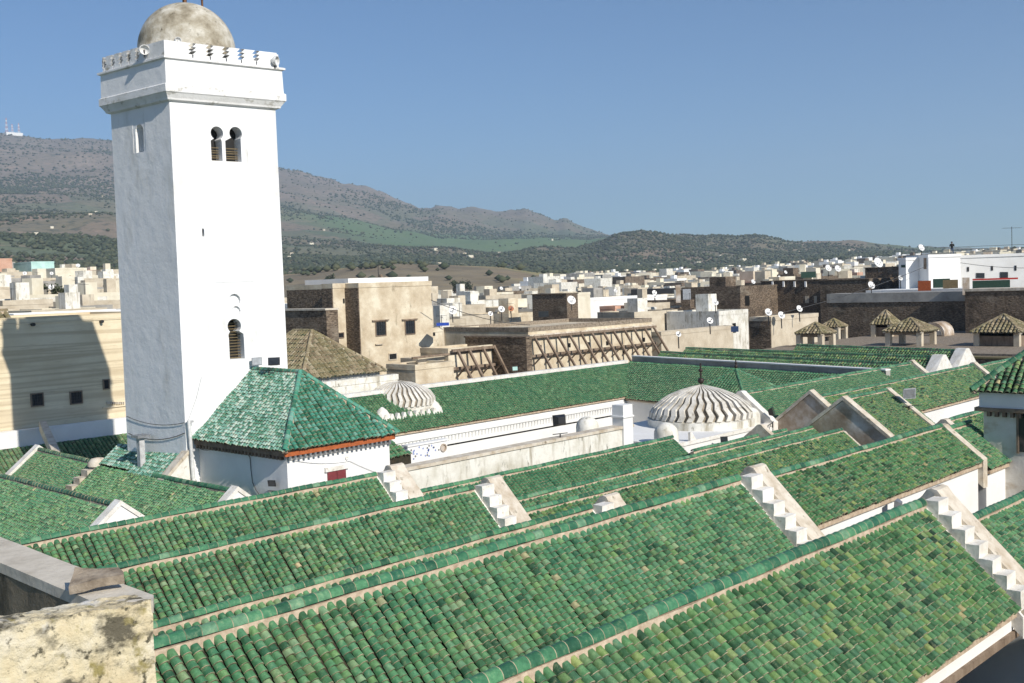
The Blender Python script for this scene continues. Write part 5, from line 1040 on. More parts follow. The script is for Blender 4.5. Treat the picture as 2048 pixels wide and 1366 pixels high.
# middle: cream keep
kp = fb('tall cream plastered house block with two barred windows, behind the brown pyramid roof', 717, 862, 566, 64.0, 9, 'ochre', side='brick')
fwin(kp, 752, 770, 643, 671, 'wood', True); fwin(kp, 811, 828, 641, 668, 'wood', True); fwin(kp, 778, 792, 707, 719, 'coping')
a = atY(750, 690, 64.0); g = MB(); g.box(a[0], a[0] + .7, 63.85, 64.0, a[2], a[2] + .08); g.build('sill', 'coping', kp)
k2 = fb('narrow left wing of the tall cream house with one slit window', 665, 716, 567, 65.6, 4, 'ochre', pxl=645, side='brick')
fwin(k2, 686, 689, 597, 607, None, bars=False, mat='dark'); fwin(k2, 676, 686, 666, 675, 'wood')
a = atY(672, 560, 68); b = atY(832, 560, 68); g = MB(); g.box(a[0], b[0], 66.5, 72, -1, a[2] + .08); tag(g.build('roof_slab', 'white'), 'white roof slab lying along the top of the tall cream house', 'roof')
a = atY(757, 560, 69); g = MB(); g.box(a[0], a[0] + .7, 68.6, 69.3, a[2] - .6, a[2] + .25); g.tube((a[0] + .3, 69, a[2]), (a[0] + .25, 69, a[2] + .45), .2, .12, 8); tag(g.build('chimney', 'brick'), 'dark little chimney on the tall cream house', 'chimney')
def antenna(label, p, h, n=6, w_=.5, ax=(1, 0, 0)):
    t = thing('antenna', p, label, 'antenna', 'roof antennas'); p = Vector([float(q) for q in p]); g = MB(); g.tube(p, p + Vector((0, 0, h)), .03, n=5); g.build('mast', 'iron', t)
    ax = Vector(ax); up_ = Vector((ax.y, -ax.x, 0)); g = MB(); c = p + Vector((0, 0, h * .95)); g.bar(c - ax * w_, c + ax * w_, .03, .03)
    for k in range(n): q = c + ax * (w_ * (2 * k / (n - 1) - 1)); g.bar(q - up_ * .28, q + up_ * .28, .02, .02)
    g.build('elements', 'iron', t)
antenna('spindly television antenna above the tall cream house', atY(757, 556, 69), 1.1)
rw = fb('low cream wall stub joined to the right of the tall cream house', 862, 884, 656, 64.3, 3, 'ochre'); fwin(rw, 865, 870, 662, 672, None, bars=False, mat='dark')
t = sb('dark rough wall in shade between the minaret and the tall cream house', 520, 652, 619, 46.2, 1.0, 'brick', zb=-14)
fb('small white roof terrace wall seen above the dark rough wall right of the minaret', 596, 646, 607, 84, 4, 'white')
fb('weathered flat wall just right of the minaret, farther back', 560, 650, 596, 100, 4, 'sand')
# brown pyramid roof
Yp = 57.0; a = atY(603, 757, Yp); b = atY(772, 745, Yp); hxp = float(b[0] - a[0]) / 2; xc = float(a[0] + b[0]) / 2; z0 = float(a[2] + b[2]) / 2; ap = atY(655, 661, Yp + hxp * .98)
hip('large brown clay tiled pyramid roof with patches of moss behind the teal roof', (xc, Yp + hxp * .98 + 1.0, float(ap[2])), hxp, hxp * .98 + 1.0, float(ap[2]) - z0, -14, 'tileb', 'dirty', sx=.30, sy=.42, ridgelen=2.0, rmk='tileb', rr=.13, name='brown_tiled_roof', bedmat='coping', eave=.3)
fb('long cream garden wall below the brown pyramid roof', 630, 796, 766, 54.2, .5, 'dirty', 'wall', 'wall')
fb('small cream cube of a building with dark streaks, left of the first timber props', 830, 907, 730, 56.0, 3, 'ochre')
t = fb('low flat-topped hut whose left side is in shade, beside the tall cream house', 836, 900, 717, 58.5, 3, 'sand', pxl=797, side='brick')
g = MB(); p = t['_p']; g.bar((p[0] - 1, 58, p[4] + .1), (p[1] + 7, 58.0, p[4] + .25), .14, .14); tag(g.build('roof_log', 'wood'), 'long weathered log lying along the hut roof by the timber props', 'log')
# shored walls
def shores(t, pxs_, pyt, pyb, Y, depth, label, n, zt, zb_, x0, x1, mid=True):
    s = thing('timber_shores', ((x0 + x1) / 2, Y - 1, zb_), label, 'timber props'); st = (x1 - x0) / (n - 1)
    for k in range(n):
        x = x0 + st * k + random.uniform(-.08, .08)
        g = MB(); g.bar((x, Y - .12, zb_), (x, Y - .12, zt), .16, .16); g.build('post', 'wood', s)
        g = MB(); g.bar((x + .05, Y - depth, zb_ - .2), (x, Y - .25, zt - .05 + random.uniform(-.1, .1)), .17, .17); g.build('raker', 'wood', s)
        g = MB(); g.bar((x, Y - .15, zb_ + (zt - zb_) * .15), (x + .02, Y - depth * .55, zb_ + (zt - zb_) * .47), .10, .10); g.build('brace', 'wood', s)
    for f in (.97, .42):
        zz = zb_ + (zt - zb_) * f; g = MB(); g.bar((x0 - .5, Y - .3, zz), (x1 + .4, Y - .3, zz), .16, .2); g.build('beam', 'wood', s)
    return s
s1 = fb('crumbling cream wall held up by five slanting timber props', 896, 1010, 697, 58.0, 3, 'ochre', 'house')
p = s1['_p']; shores(s1, None, 0, 0, 58.0, 1.9, 'five slanting timber props against the crumbling cream wall', 5, p[4] - .1, p[4] - 2.5, p[0] + .6, p[1] - .1)
s2 = fb('long derelict cream building front held up by twelve timber props', 1056, 1303, 655, 62.0, 6, 'ochre', 'house', pxl=885, cap='stone')
p = s2['_p']; xx0, xx1 = p[0] + .4, p[1] - .1; shores(s2, None, 0, 0, 62.0, 2.3, 'row of twelve slanting timber props along the derelict building', 12, p[4] - .75, p[4] - 3.6, xx0, xx1)
g = MB(); g.box(p[0] - .1, p[1] + .1, 61.75, 62.0, p[4] - .75, p[4] - .62)
for k in range(60): x = p[0] + k * (p[1] - p[0]) / 60; g.box(x, x + .1, 61.85, 62.0, p[4] - .92, p[4] - .75)
g.build('cornice', 'coping', s2)
for k, (px, py) in enumerate(((1078, 690), (1136, 686), (1174, 684), (1212, 682), (1245, 700), (1285, 675))): fwin(s2, px, px + 5, py, py + 9, None, bars=False, mat='dark')
sb('dark broken rubble wall left of the twelve timber props, lower part', 930, 1052, 672, 59.5, .6, 'brick', zb=-14, cap='brick')
fb('sand coloured wall with a rounded corner right of the timber props', 1322, 1466, 664, 61.5, 1.2, 'sand', 'wall', 'wall')
fb('long bright white terrace wall above the timber-propped building', 1172, 1334, 597, 96, 3, 'white', 'wall', 'wall')
sb('black-brown rough wall face with a pale pole, left of the long white terrace wall', 1064, 1133, 588, 97, 2, 'brick', cap='brick')
fb('cream wall between the rough dark wall and the white terrace wall', 1134, 1180, 586, 92, 3, 'cream', 'wall', 'wall')
fb('low white roof box in front of the long white terrace wall', 1258, 1312, 617, 84, 2.5, 'dirty'); fb('pale brick-patched block above the right end of the timber props', 1230, 1256, 612, 86, 2.5, 'pink')
fb('long off-white roof parapet right of the low white roof box', 1315, 1440, 622, 80, 2.0, 'dirty', 'wall', 'wall')
# right: house with satellite dishes
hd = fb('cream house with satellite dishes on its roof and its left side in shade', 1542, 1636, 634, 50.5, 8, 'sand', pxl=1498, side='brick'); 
# platform with kiosks
pl = sb('long brown masonry terrace carrying the little tiled kiosks', 1520, 2300, 699, 84.0, 40, 'brick', 'terrace', 'terrace', zb=-16, cap='stone', capz=.18); zpl = pl['_s'][3]
sb('thin clay-tiled ledge in front of the kiosk terrace', 1560, 2250, 706, 81.5, 1.2, 'brick', 'wall', cap='tileb', zb=-16)
sb('dark brick wall with a pale sloping ledge behind the kiosks', 1655, 1932, 588, 114.0, 3, 'brick', cap='grey', capz=1.0)
sb('dark brick wall at the right edge behind the kiosks', 1930, 2300, 578, 110.0, 4, 'brick', cap='coping', capz=.25)
w0 = sb('distant dark brick house wall with a row of little white marks on top', 1522, 1655, 562, 134.0, 8, 'brick', 'house', 'house', cap='brick')
for k in range(4): a = atX(1545 + k * 22, 562, 133.9); g = MB(); g.box(133.8, 134, a[1] - .12, a[1] + .12, a[2] - .8, a[2] - .05); g.build('drain_mark', 'white', w0)
swin(w0, 1610, 1618, 592, 606, 'sand'); swin(w0, 1628, 1634, 592, 606, 'sand')
sb('dark brick house block between the distant wall and the terrace building', 1640, 1738, 560, 130.0, 8, 'brick', 'house', 'house', cap='brick')
sb('very dark block under the large satellite dish', 1730, 1800, 535, 137.0, 8, 'brick', 'house', 'house', cap='brick')
sl = sb('long white-edged roof terrace with a railing below the white building', 1733, 1935, 581, 124.0, 10, 'dirty', 'terrace', 'terrace', cap='white', capz=.5)
# white building at the upper right
def seg_building(label, pxa, Da, pxb, Db, py, back, mat, zb=-14, cat='house', name='house'):
    a = atD(pxa, py, Da); r = ray(pxb, 600); k = Db / math.hypot(r[0], r[1]); b = np.array([r[0] * k, r[1] * k, a[2]]); A = Vector((a[0], a[1], 0)); B = Vector((b[0], b[1], 0)); d = (B - A).normalized(); n = Vector((d.y, -d.x, 0)); z = float(a[2])
    t = thing(name, ((A.x + B.x) / 2, (A.y + B.y) / 2, zb), label, cat); g = MB(); q = [A, B, B - n * back, A - n * back]
    g.hull([(p.x, p.y, zb) for p in q], [(p.x, p.y, z - .35) for p in q]); g.build('wall', mat, t)
    g = MB(); q2 = [A + n * .1 - d * .1, B + n * .1 + d * .1, B - n * (back + .1) + d * .1, A - n * (back + .1) - d * .1]; g.hull([(p.x, p.y, z - .35) for p in q2], [(p.x, p.y, z) for p in q2]); g.build('roof_slab', 'white', t)
    def on(px, py_, off=0.0):
        r = ray(px, py_); nn = np.array([n.x, n.y, 0]); kk = (A.x * n.x + A.y * n.y + off) / r.dot(nn); return Vector([float(c) for c in r * kk])
    return t, A, B, d, n, z, on
wb, A, B, d, n, z, on = seg_building('long bright white terrace building with slit windows at the upper right', 1860, 148, 2200, 150, 513, 9, 'white')
def owin(t, on, px0, py0, px1, py1, mat='dark', name='window'):
    P = [on(px0, py1), on(px1, py1), on(px1, py0), on(px0, py0)]; g = MB(); P2 = [p + n * .06 for p in P]; g.hull([p - n * .05 for p in P], P2); return g.build(name, mat, t)
for q in ((1884, 542, 1907, 560, 'dark'), (1934, 534, 1938, 543, 'dark'), (1982, 532, 1986, 541, 'dark'), (2029, 531, 2033, 541, 'dark'), (1952, 546, 1969, 556, 'glass'), (2000, 544, 2016, 556, 'glass')): owin(wb, on, *q[:4], q[4])
c_ = on(1873, 534); g = MB(); g.tube(c_, c_ + n * .35, .55, n=14); tag(g.build('round_duct', 'iron'), 'round black duct on the white terrace building', 'duct')
c_ = on(1913, 513); c2 = on(1914, 556); g = MB(); g.tube(c_ + n * .1, c2 + n * .1, .09); g.build('downpipe', 'pipe', wb)
N_KEEP = n
t = thing('terrace_railing', (A.x, A.y, z), 'thin dark railing along the roof of the white terrace building', 'railing')
Ln = (B - A).length; nb = int(Ln / 1.6)
for k in range(nb):
    p = A + d * (k * 1.6 + .3); g = MB(); g.bar((p.x, p.y, z), (p.x, p.y, z + 1.05), .05, .05); g.build('post', 'iron', t)
for h in (.35, .7, 1.05):
    g = MB(); g.bar((A.x, A.y, z + h), (B.x, B.y, z + h), .04, .04); g.build('rail', 'iron', t)
wl, _, _, _, n, _, on2 = seg_building('bright white stair tower left of the white terrace building', 1814, 146, 1858, 141, 512, 4, 'white')
owin(wl, on2, 1848, 516, 1853, 538, 'wood')
wl2, _, _, _, n, _, on2 = seg_building('narrow crooked white wall with a small tiled hood, left of the white stair tower', 1797, 143, 1813, 142, 516, 3, 'white'); owin(wl2, on2, 1803, 530, 1811, 535, 'green', 'hood'); n = N_KEEP
# person at the railing
def person(label, p, h=1.72, face=0.0):
    t = thing('person', p, label, 'person'); X, Y, Z = [float(q) for q in p]
    J = {'pel': (0, 0, .93), 'che': (0, .02, 1.28), 'nk': (0, .0, 1.46), 'hd': (0, -.03, 1.62), 'sl': (-.19, .02, 1.40), 'el': (-.27, -.08, 1.14), 'hl': (-.12, -.28, 1.20), 'sr': (.19, .02, 1.40), 'er': (.27, -.08, 1.14), 'hr': (.10, -.28, 1.22),
         'hil': (-.10, 0, .90), 'kl': (-.12, -.03, .50), 'al': (-.12, .02, .08), 'tl': (-.13, -.15, .04), 'hir': (.10, 0, .90), 'kr': (.13, -.02, .50), 'ar': (.14, .03, .08), 'tr': (.16, -.14, .04)}
    Rr = {'pel': .15, 'che': .17, 'nk': .06, 'hd': .10, 'sl': .08, 'el': .055, 'hl': .04, 'sr': .08, 'er': .055, 'hr': .04, 'hil': .10, 'kl': .07, 'al': .05, 'tl': .04, 'hir': .10, 'kr': .07, 'ar': .05, 'tr': .04}
    E_ = [('pel', 'che'), ('che', 'nk'), ('nk', 'hd'), ('che', 'sl'), ('sl', 'el'), ('el', 'hl'), ('che', 'sr'), ('sr', 'er'), ('er', 'hr'), ('pel', 'hil'), ('hil', 'kl'), ('kl', 'al'), ('al', 'tl'), ('pel', 'hir'), ('hir', 'kr'), ('kr', 'ar'), ('ar', 'tr')]
    ks = list(J); me = bpy.data.meshes.new('body'); s_ = h / 1.72; ca, sa = math.cos(face), math.sin(face)
    me.from_pydata([((a * ca - b * sa) * s_, (a * sa + b * ca) * s_, c * s_) for a, b, c in J.values()], [(ks.index(a), ks.index(b)) for a, b in E_], [])
    o = bpy.data.objects.new('body', me); COL.objects.link(o); md = o.modifiers.new('s', 'SKIN')
    for i, k in enumerate(ks): me.skin_vertices[0].data[i].radius = (Rr[k] * s_ * .9, Rr[k] * s_ * .9); me.skin_vertices[0].data[i].use_root = (k == 'pel')
    o.modifiers.new('u', 'SUBSURF').levels = 1; bpy.context.view_layer.update()
    m2 = bpy.data.meshes.new_from_object(o.evaluated_get(bpy.context.evaluated_depsgraph_get())); o.modifiers.clear(); o.data = m2
    for q in ('coat', 'denim', 'skin'): m2.materials.append(MT[q])
    for f in m2.polygons:
        z_ = f.center.z / s_; f.material_index = 1 if z_ < .92 else 2 if z_ > 1.49 else 0; f.use_smooth = True
    o.parent = t
    g = MB(); g.rev((X, Y + .02, Z + 1.60 * s_), [(.105, 0), (.12, .06), (.09, .13), (.001, .16)], 12); g.build('hair', 'hair', t, smooth=True); return t
pp = A + d * 2.6 - n * .5; person('person in dark coat and jeans at the roof railing, hands raised', (pp.x, pp.y, z), 1.75, math.atan2(n.x, -n.y))
def dish(label, p, r, aim=(-.35, -.9, .45), mat='dish', mast=1.0):
    p = Vector([float(q) for q in p]); t = thing('satellite_dish', p - Vector((0, 0, mast)), label, 'satellite dish', 'satellite dishes'); a = Vector(aim).normalized()
    g = MB(); g.rev(p, [(.001, -r * .22), (r * .5, -r * .17), (r * .85, -r * .05), (r, .0 + r * .02), (r * .98, r * .03), (r * .5, -r * .13), (.001, -r * .18)], 18, axis=a); g.build('bowl', mat, t, smooth=True)
    g = MB(); g.tube(p - a * r * .2, p - Vector((0, 0, mast)), .05, n=6); g.tube(p - a * r * .2 - Vector((0, 0, r * .8)), p + a * r * .9, .025, n=4); g.tube(p + a * r * .85, p + a * r * .98, .07, n=6); g.build('arm_and_mast', 'iron', t); return t
for lab, px, py, D, rp, m_ in (('white satellite dish on the roof just right of the tall cream house', 905, 620, 105, 11, 'dish'), ('white satellite dish left of the rusty one, over the flat roofs', 1003, 618, 110, 8, 'dish'),
        ('rust red satellite dish among white ones over the flat roofs', 1022, 617, 112, 7, 'dishr'), ('low white satellite dish below the rusty one', 981, 627, 105, 6, 'dish'), ('large white satellite dish beside a dark brick wall', 1143, 600, 125, 11, 'dish'),
        ('white satellite dish on its mast above the long white walls', 1309, 585, 150, 6, 'dish'), ('white satellite dish on the flat roofs in the middle, above the green roof end', 1420, 641, 98, 8, 'dish'), ('white satellite dish tilted on a pale wall top', 1431, 604, 120, 8, 'dish'),
        ('white dish peeping over the sand coloured rounded wall', 1357, 668, 92, 7, 'dish'), ('left satellite dish of three on the cream house at the right', 1537, 624, 101, 9, 'dish'), ('middle satellite dish of three on the cream house at the right', 1563, 630, 101, 9, 'dish'),
        ('right satellite dish of three on the cream house at the right', 1599, 617, 104, 8, 'dish'), ('tilted white satellite dish by the railing of the white-edged terrace', 1743, 570, 126, 9, 'dish'), ('very large white satellite dish on the very dark block', 1757, 525, 140, 12, 'dish'),
        ('satellite dish against the sky left of the railing', 1843, 495, 148, 8, 'dish'), ('one of two white dishes close together below the hills, left one', 1657, 536, 160, 8, 'dish'), ('one of two white dishes close together below the hills, right one', 1676, 537, 160, 8, 'dish'),
        ('white satellite dish on the terrace seen just right of the minaret', 639, 598, 95, 6, 'dish'), ('white satellite dish on top of the yellow house left of the minaret', 156, 531, 300, 4.5, 'dish'), ('small white dish by the white stair tower', 1801, 556, 134, 6, 'dish')):
    dish(lab, atD(px, py, D), rp * .85 * D / FPX, mat=m_, aim=(-.35 - .2 * random.random(), -.9, .45), mast=1.2)
antenna('television antenna on a lattice mast against the sky at the upper right', atD(2024, 506, 120), 2.6, 7, .9, (.8, -.6, 0))
# small things on the terraces
def slabthing(name, label, cat, px0, px1, py0, py1, D, th, mat):
    a = atD(px0, py1, D); b = atD(px1, py0, D); A_ = Vector((a[0], a[1], 0)); B_ = Vector((b[0], b[1], 0)); dd = (B_ - A_).normalized(); nn = Vector((dd.y, -dd.x, 0)); g = MB(); q = [A_, B_, B_ - nn * th, A_ - nn * th]
    g.hull([(p.x, p.y, float(a[2])) for p in q], [(p.x, p.y, float(b[2])) for p in q]); return tag(g.build(name, mat), label, cat)
slabthing('rug', 'orange patterned rug hung over the terrace railing', 'rug', 1836, 1862, 561, 582, 132, .06, 'carpet')
slabthing('awning', 'dark green awning wall at the foot of the white building', 'awning', 1866, 1900, 557, 576, 134, 1.2, 'green')
slabthing('wooden_screen', 'brown slatted screen on the terrace beside the rug', 'screen', 1886, 1916, 559, 577, 130, .12, 'lattice')
slabthing('chimney', 'pale stone chimney between the two dark brick walls on the right', 'chimney', 1925, 1939, 555, 590, 121, 1.0, 'gable')
slabthing('tarpaulin_roof', 'dark green sheet roof below the white building', 'shed roof', 1945, 2020, 560, 578, 128, 3.0, 'green')
slabthing('red_cloth', 'strip of red cloth along the edge of the dark sheet roof', 'cloth', 1945, 2036, 555, 561, 127, .3, 'redc')
slabthing('tarpaulin', 'blue tarpaulin crumpled on a flat roof beside the dark rubble wall', 'tarpaulin', 873, 898, 646, 652, 84, 1.5, 'blue')
slabthing('pergola', 'dark iron roof pergola behind the flat roofs', 'pergola', 1262, 1355, 576, 590, 190, 5, 'iron')
slabthing('metal_shed', 'pale corrugated metal box on the flat roofs, centre right', 'shed', 1366, 1408, 577, 600, 150, 3.5, 'tin')
slabthing('tower_chimney', 'slender stone chimney with a knob standing among the flat roofs', 'chimney', 1352, 1361, 570, 606, 140, .5, 'gable')
slabthing('solar_panel', 'dark tilted solar panel lying on a flat roof, left of the large dish', 'solar panel', 1077, 1097, 622, 634, 100, .1, 'glass')
slabthing('water_tank', 'small dark blue water tank on a low roof by the dish house', 'water tank', 1462, 1477, 653, 664, 95, .8, 'bluedk')
slabthing('awning', 'green corrugated awning among the far houses on the right', 'awning', 1602, 1632, 543, 556, 190, 2, 'green')
cable('long thin wire sagging over the flat roofs towards the white terrace building', sag(atD(1500, 640, 100), atD(1880, 520, 146), 10, .6), .03)
cable('thin wire strung across the face of the white terrace building', sag(atD(1880, 518, 146), atD(2060, 536, 146), 8, .3), .03)
cable('wire drooping between the tall cream house and the timber-propped building', sag(atD(862, 600, 85), atD(1060, 650, 90), 8, .4), .025)
# kiosks
def kiosk(label, pxc, pya, px0, px1, pyb, pyf, mk='tileb', closed=False, sx=.34):
    c = atZ(pxc, pyf, zpl); D = math.hypot(c[0], c[1]); w_ = (px1 - px0) / FPX * D * .52 / 1.25; x, y = float(c[0]), float(c[1]); hb = (pyf - pyb) / FPX * D; ha = (pyb - pya) / FPX * D
    t = thing('kiosk', (x, y, zpl), label, 'kiosk', 'little tiled kiosks on the terrace'); A4 = [(x - w_, y - w_, zpl + hb), (x + w_, y - w_, zpl + hb), (x + w_, y + w_, zpl + hb), (x - w_, y + w_, zpl + hb)]; T = (x, y, zpl + hb + ha)
    g = MB()
    for k in range(4): g.poly([A4[k], A4[(k + 1) % 4], T])
    g.poly(A4[::-1]); g.build('roof_deck', 'stone', t, fix=False)
    for k in range(4):
        lay_tiles(t, [(p[0], p[1], p[2] + .03) for p in (A4[k], A4[(k + 1) % 4], T)], mk, sx, sx, 0, 'lo'); lay_ridge(t, A4[k], T, r=.15, mk=mk, bedmat='coping', sl=.6)
    s_ = w_ * .8
    if closed: g = MB(); g.box(x - s_, x + s_, y - s_, y + s_, zpl - .2, zpl + hb - .01); g.build('wall', 'wood', t)
    for a, b in ((-1, -1), (1, -1), (1, 1), (-1, 1)): g = MB(); q = .22; g.box(x + a * s_ - q, x + a * s_ + q, y + b * s_ - q, y + b * s_ + q, zpl - .3, zpl + hb - .005); g.build('pillar', 'sand', t)
    g = MB(); g.box(x - s_, x + s_, y - s_, y + s_, zpl + hb - .25, zpl + hb - .02); g.build('lintel', 'stone', t)
kiosk('leftmost tiled kiosk with open sides, in front of the cream dish house', 1632, 649, 1598, 1666, 668, 692)
kiosk('smaller kiosk just behind and right of the leftmost one', 1668, 641, 1648, 1693, 655, 674)
kiosk('small pointed kiosk with dark closed sides in the middle', 1772, 625, 1748, 1797, 650, 672, closed=True)
kiosk('open kiosk with a striped brown tiled roof on pale pillars, centre of the terrace', 1822, 641, 1779, 1869, 664, 690)
kiosk('kiosk with a broad brown tiled roof at the right edge of the terrace', 2008, 636, 1956, 2062, 666, 690, closed=True)
c = atZ(1875, 671, zpl); t = thing('barrel_vault', c, 'small plastered barrel vault beside the striped kiosk', 'vault'); g = MB(); r_v = 1.15; n_ = 10
pr = [(c[1] + r_v * math.cos(math.pi * k / n_), zpl + .2 + r_v * math.sin(math.pi * k / n_)) for k in range(n_ + 1)] + [(c[1] - r_v, zpl - .2), (c[1] + r_v, zpl - .2)]
g.hull([(c[0] - 1.2, a, b) for a, b in pr], [(c[0] + 1.2, a, b) for a, b in pr]); g.build('vault', 'gable', t)
g = MB(); r2 = r_v * .8; pr = [(c[1] + r2 * math.cos(math.pi * k / n_), zpl + .1 + r2 * math.sin(math.pi * k / n_)) for k in range(n_ + 1)]; g.hull([(c[0] - 1.25, a, b) for a, b in pr], [(c[0] - 1.19, a, b) for a, b in pr]); g.build('vault_mouth', 'grey', t)
# flat-roofed houses between the mosque and the town, each with its own look
def terraces(n, pxr, Dr, pyf, where, group, seed, pal):
    R = random.Random(seed); placed = []; made = 0
    for _ in range(n * 40):
        if made >= n: break
        px = R.uniform(*pxr); D = math.exp(R.uniform(math.log(Dr[0]), math.log(Dr[1]))); wd = R.uniform(4, 9) * (.7 + D / 300); p = atD(px, pyf(px, D) + R.uniform(-7, 7), D)
        if any((p[0] - q[0]) ** 2 + (p[1] - q[1]) ** 2 < (.6 * (wd + q[2])) ** 2 for q in placed): continue
        if D < 128 and 1000 < px < 1500: continue
        placed.append((p[0], p[1], wd)); made += 1; mat = R.choice(pal); wins = R.randint(0, 5); random.seed(seed * 100 + made); h = R.uniform(2.5, 5)
        t = house((p[0], p[1], p[2] - h), wd, wd * R.uniform(.6, 1.3), h, R.choice([0, 0, 0, -.12, .15, .3]), mat, hlabel(mat, wd, h + 2, wins, where), group, wins=wins, below=9, name='flat_roofed_house')
        if R.random() < .3: antenna(f'thin antenna on a {names[mat]} roof {where}', (p[0] - wd * .2, p[1] + 1.5, p[2] - .4), R.uniform(1.5, 2.6), 5, .4)
        if R.random() < .16:
            q = (p[0] + wd * .2, p[1] + 1, p[2] + .9); dish(f"white satellite dish on a {names[mat]} roof {where}", q, R.uniform(.3, .42), mast=1.0)
mid = lambda px, D: float(np.interp(D, [95, 120, 160, 220, 330], [650, 628, 606, 592, 584])) - (px - 1100) * .012
terraces(60, (880, 1500), (98, 330), mid, 'behind the timber props', 'flat roofed houses behind the timber props', 31, ['cream', 'dirty', 'sand', 'ochre', 'sand', 'dirty', 'grey', 'cream', 'brick', 'sand'])
terraces(26, (1480, 1850), (150, 330), lambda px, D: float(np.interp(D, [150, 220, 330], [575, 560, 548])), 'above the right-hand dark walls', 'flat roofed houses on the right', 32, ['cream', 'sand', 'brick', 'dirty', 'pink', 'brick'])
terraces(46, (-60, 235), (95, 330), lambda px, D: float(np.interp(D, [95, 140, 220, 330], [618, 596, 560, 538])), 'left of the minaret', 'flat roofed houses left of the minaret', 33, ['cream', 'sand', 'sand', 'dirty', 'cream', 'grey', 'sand'])
terraces(10, (560, 660), (120, 330), lambda px, D: float(np.interp(D, [95, 330], [612, 604])), 'right of the minaret', 'flat roofed houses right of the minaret', 34, ['cream', 'sand', 'white'])
fb('pale aqua painted house at the top of the left quarter', 62, 108, 523, 262, 10, 'aqua'); fb('pinkish orange house at the top left edge', -30, 24, 517, 268, 10, 'pink')
fb('bright yellow-cream house high in the left quarter', 110, 167, 536, 235, 9, 'cream')
# trees in the left quarter and before the hills
def tree(label, p, h, r, trunk=True, mat=None, palm=False, n=None):
    t = thing('palm_tree' if palm else 'tree', p, label, 'palm tree' if palm else 'tree'); p = Vector([float(q) for q in p]); g = MB(); g.tube(p, p + Vector((0, 0, h * .55)), r * .09, r * .05, 7)
    for k in range(4): a = k * 1.6; g.tube(p + Vector((0, 0, h * .4)), p + Vector((math.cos(a) * r * .6, math.sin(a) * r * .6, h * .75)), r * .05, r * .02, 5)
    g.build('trunk', 'wood', t); R = np.random.default_rng(int(abs(p.x * 10)) % 1000)
    N_ = 700; cl = R.normal(size=(9, 3)) * [r * .5, r * .5, r * .35] + [0, 0, h * .72]; c = cl[R.integers(0, 9, N_)] + R.normal(size=(N_, 3)) * r * .22; s_ = r * .11 * (.6 + R.random(N_)); u = R.normal(size=(N_, 3)); u /= np.linalg.norm(u, axis=1)[:, None]; v = np.cross(u, R.normal(size=(N_, 3))); v /= np.linalg.norm(v, axis=1)[:, None]
    V = np.stack([c + u * s_[:, None], c + v * s_[:, None], c - u * s_[:, None], c - v * s_[:, None]], 1).reshape(-1, 3); me = bpy.data.meshes.new('crown'); me.from_pydata([tuple(q) for q in V], [], [(4 * i, 4 * i + 1, 4 * i + 2, 4 * i + 3) for i in range(N_)]); me.materials.append(OL)
    a_ = me.attributes.new('rnd', 'FLOAT', 'POINT'); a_.data.foreach_set('value', np.repeat(R.random(N_), 4).astype(np.float32)); o = bpy.data.objects.new('crown', me); COL.objects.link(o); o.parent = t; return t
tree('bushy green tree between cream houses left of the minaret', atD(123, 621, 150), 2.6, 1.15); tree('second rounder bush beside the bushy tree left of the minaret', atD(140, 620, 155), 1.9, .9); tree('loose green tree in front of a white house in the left quarter', atD(78, 600, 190), 2.8, 1.3)
for i, (px, D, h, lab) in enumerate(((800, 560, 9, 'dark round tree standing on the bare knoll behind the cream house'), (820, 600, 8, 'second dark tree on the bare knoll, right of the first'), (912, 640, 7, 'small lone tree at the foot of the green hill, left of its neighbour'), (935, 650, 7, 'small lone tree at the foot of the green hill, right of its neighbour'), (980, 600, 6, 'lone tree just left of the distant town'), (745, 620, 8, 'dark tree left on the bare knoll'), (664, 700, 8, 'dark tree in the field right of the minaret'))):
    tree(lab, ground(px, D), h, h * .5)
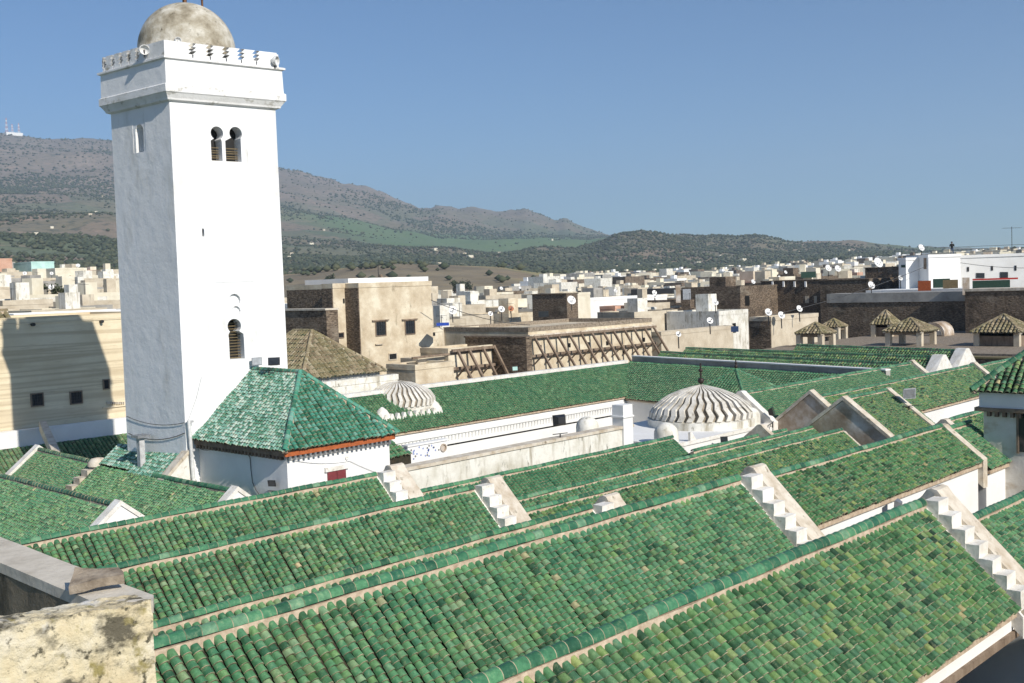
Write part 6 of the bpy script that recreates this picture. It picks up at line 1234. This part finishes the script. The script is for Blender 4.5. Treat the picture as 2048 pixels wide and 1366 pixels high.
# radio masts on the summit
for i, (px, h) in enumerate(((8, 45), (33, 80), (44, 52), (57, 62))):
    b = ground(px, 5950); t = thing('radio_mast', b, ['leftmost', 'second and tallest', 'third', 'rightmost'][i] + ' red and white radio mast on the mountain top', 'mast', 'radio masts on the mountain'); k = 8
    for j in range(k):
        z0_ = b[2] + h * j / k; w0_ = 9 * (1 - j / k) + 1.4; w1_ = 9 * (1 - (j + 1) / k) + 1.4; g = MB()
        for a, c in ((-1, -1), (1, -1), (1, 1), (-1, 1)): g.bar((b[0] + a * w0_ / 2, b[1] + c * w0_ / 2, z0_), (b[0] + a * w1_ / 2, b[1] + c * w1_ / 2, z0_ + h / k), 1.0, 1.0)
        g.bar((b[0] - w0_ / 2, b[1] - w0_ / 2, z0_), (b[0] + w1_ / 2, b[1] - w1_ / 2, z0_ + h / k), .7, .7); g.build('section', 'metalr' if j % 2 else 'white', t)
b = ground(45, 5930); g = MB(); g.box(b[0] - 40, b[0] + 40, b[1] - 20, b[1] + 20, b[2] - 5, b[2] + 10); tag(g.build('station_building', 'white'), 'low white station building at the foot of the radio masts', 'building')
# ------------------------------------------------------------------ air
hm = bpy.data.materials.new('haze_air'); hm.use_nodes = True; T_ = hm.node_tree; T_.nodes.remove(T_.nodes['Principled BSDF']); pv = T_.nodes.new('ShaderNodeVolumePrincipled'); T_.links.new(pv.outputs[0], T_.nodes['Material Output'].inputs['Volume'])
pv.inputs['Color'].default_value = (.66, .82, 1, 1); pv.inputs['Density'].default_value = HAZE; pv.inputs['Anisotropy'].default_value = .2
g = MB(); g.box(-8500, 9500, -8500, 9500, -63, 1050); hz_o = g.build('haze', hm); hz_o['kind'] = 'stuff'; hz_o.display_type = 'WIRE'
# ------------------------------------------------------------------ look-alikes: tell them apart by their place in the row
ORD = ['leftmost', 'second', 'third', 'fourth', 'fifth', 'sixth', 'seventh', 'eighth', 'ninth', 'tenth', 'eleventh', 'twelfth', 'thirteenth', 'fourteenth', 'fifteenth', 'sixteenth', 'seventeenth', 'eighteenth', 'nineteenth', 'twentieth']
by = {}
for o in COL.objects:
    if o.parent is None and o.get('label'): by.setdefault(o['label'], []).append(o)
for lab, os_ in by.items():
    if len(os_) > 1:
        os_.sort(key=lambda o: proj(o.location)[0])
        for i, o in enumerate(os_): o['label'] = lab + (', leftmost' if i == 0 else ', rightmost' if i == len(os_) - 1 else f', {ORD[min(i, 19)]} from left')
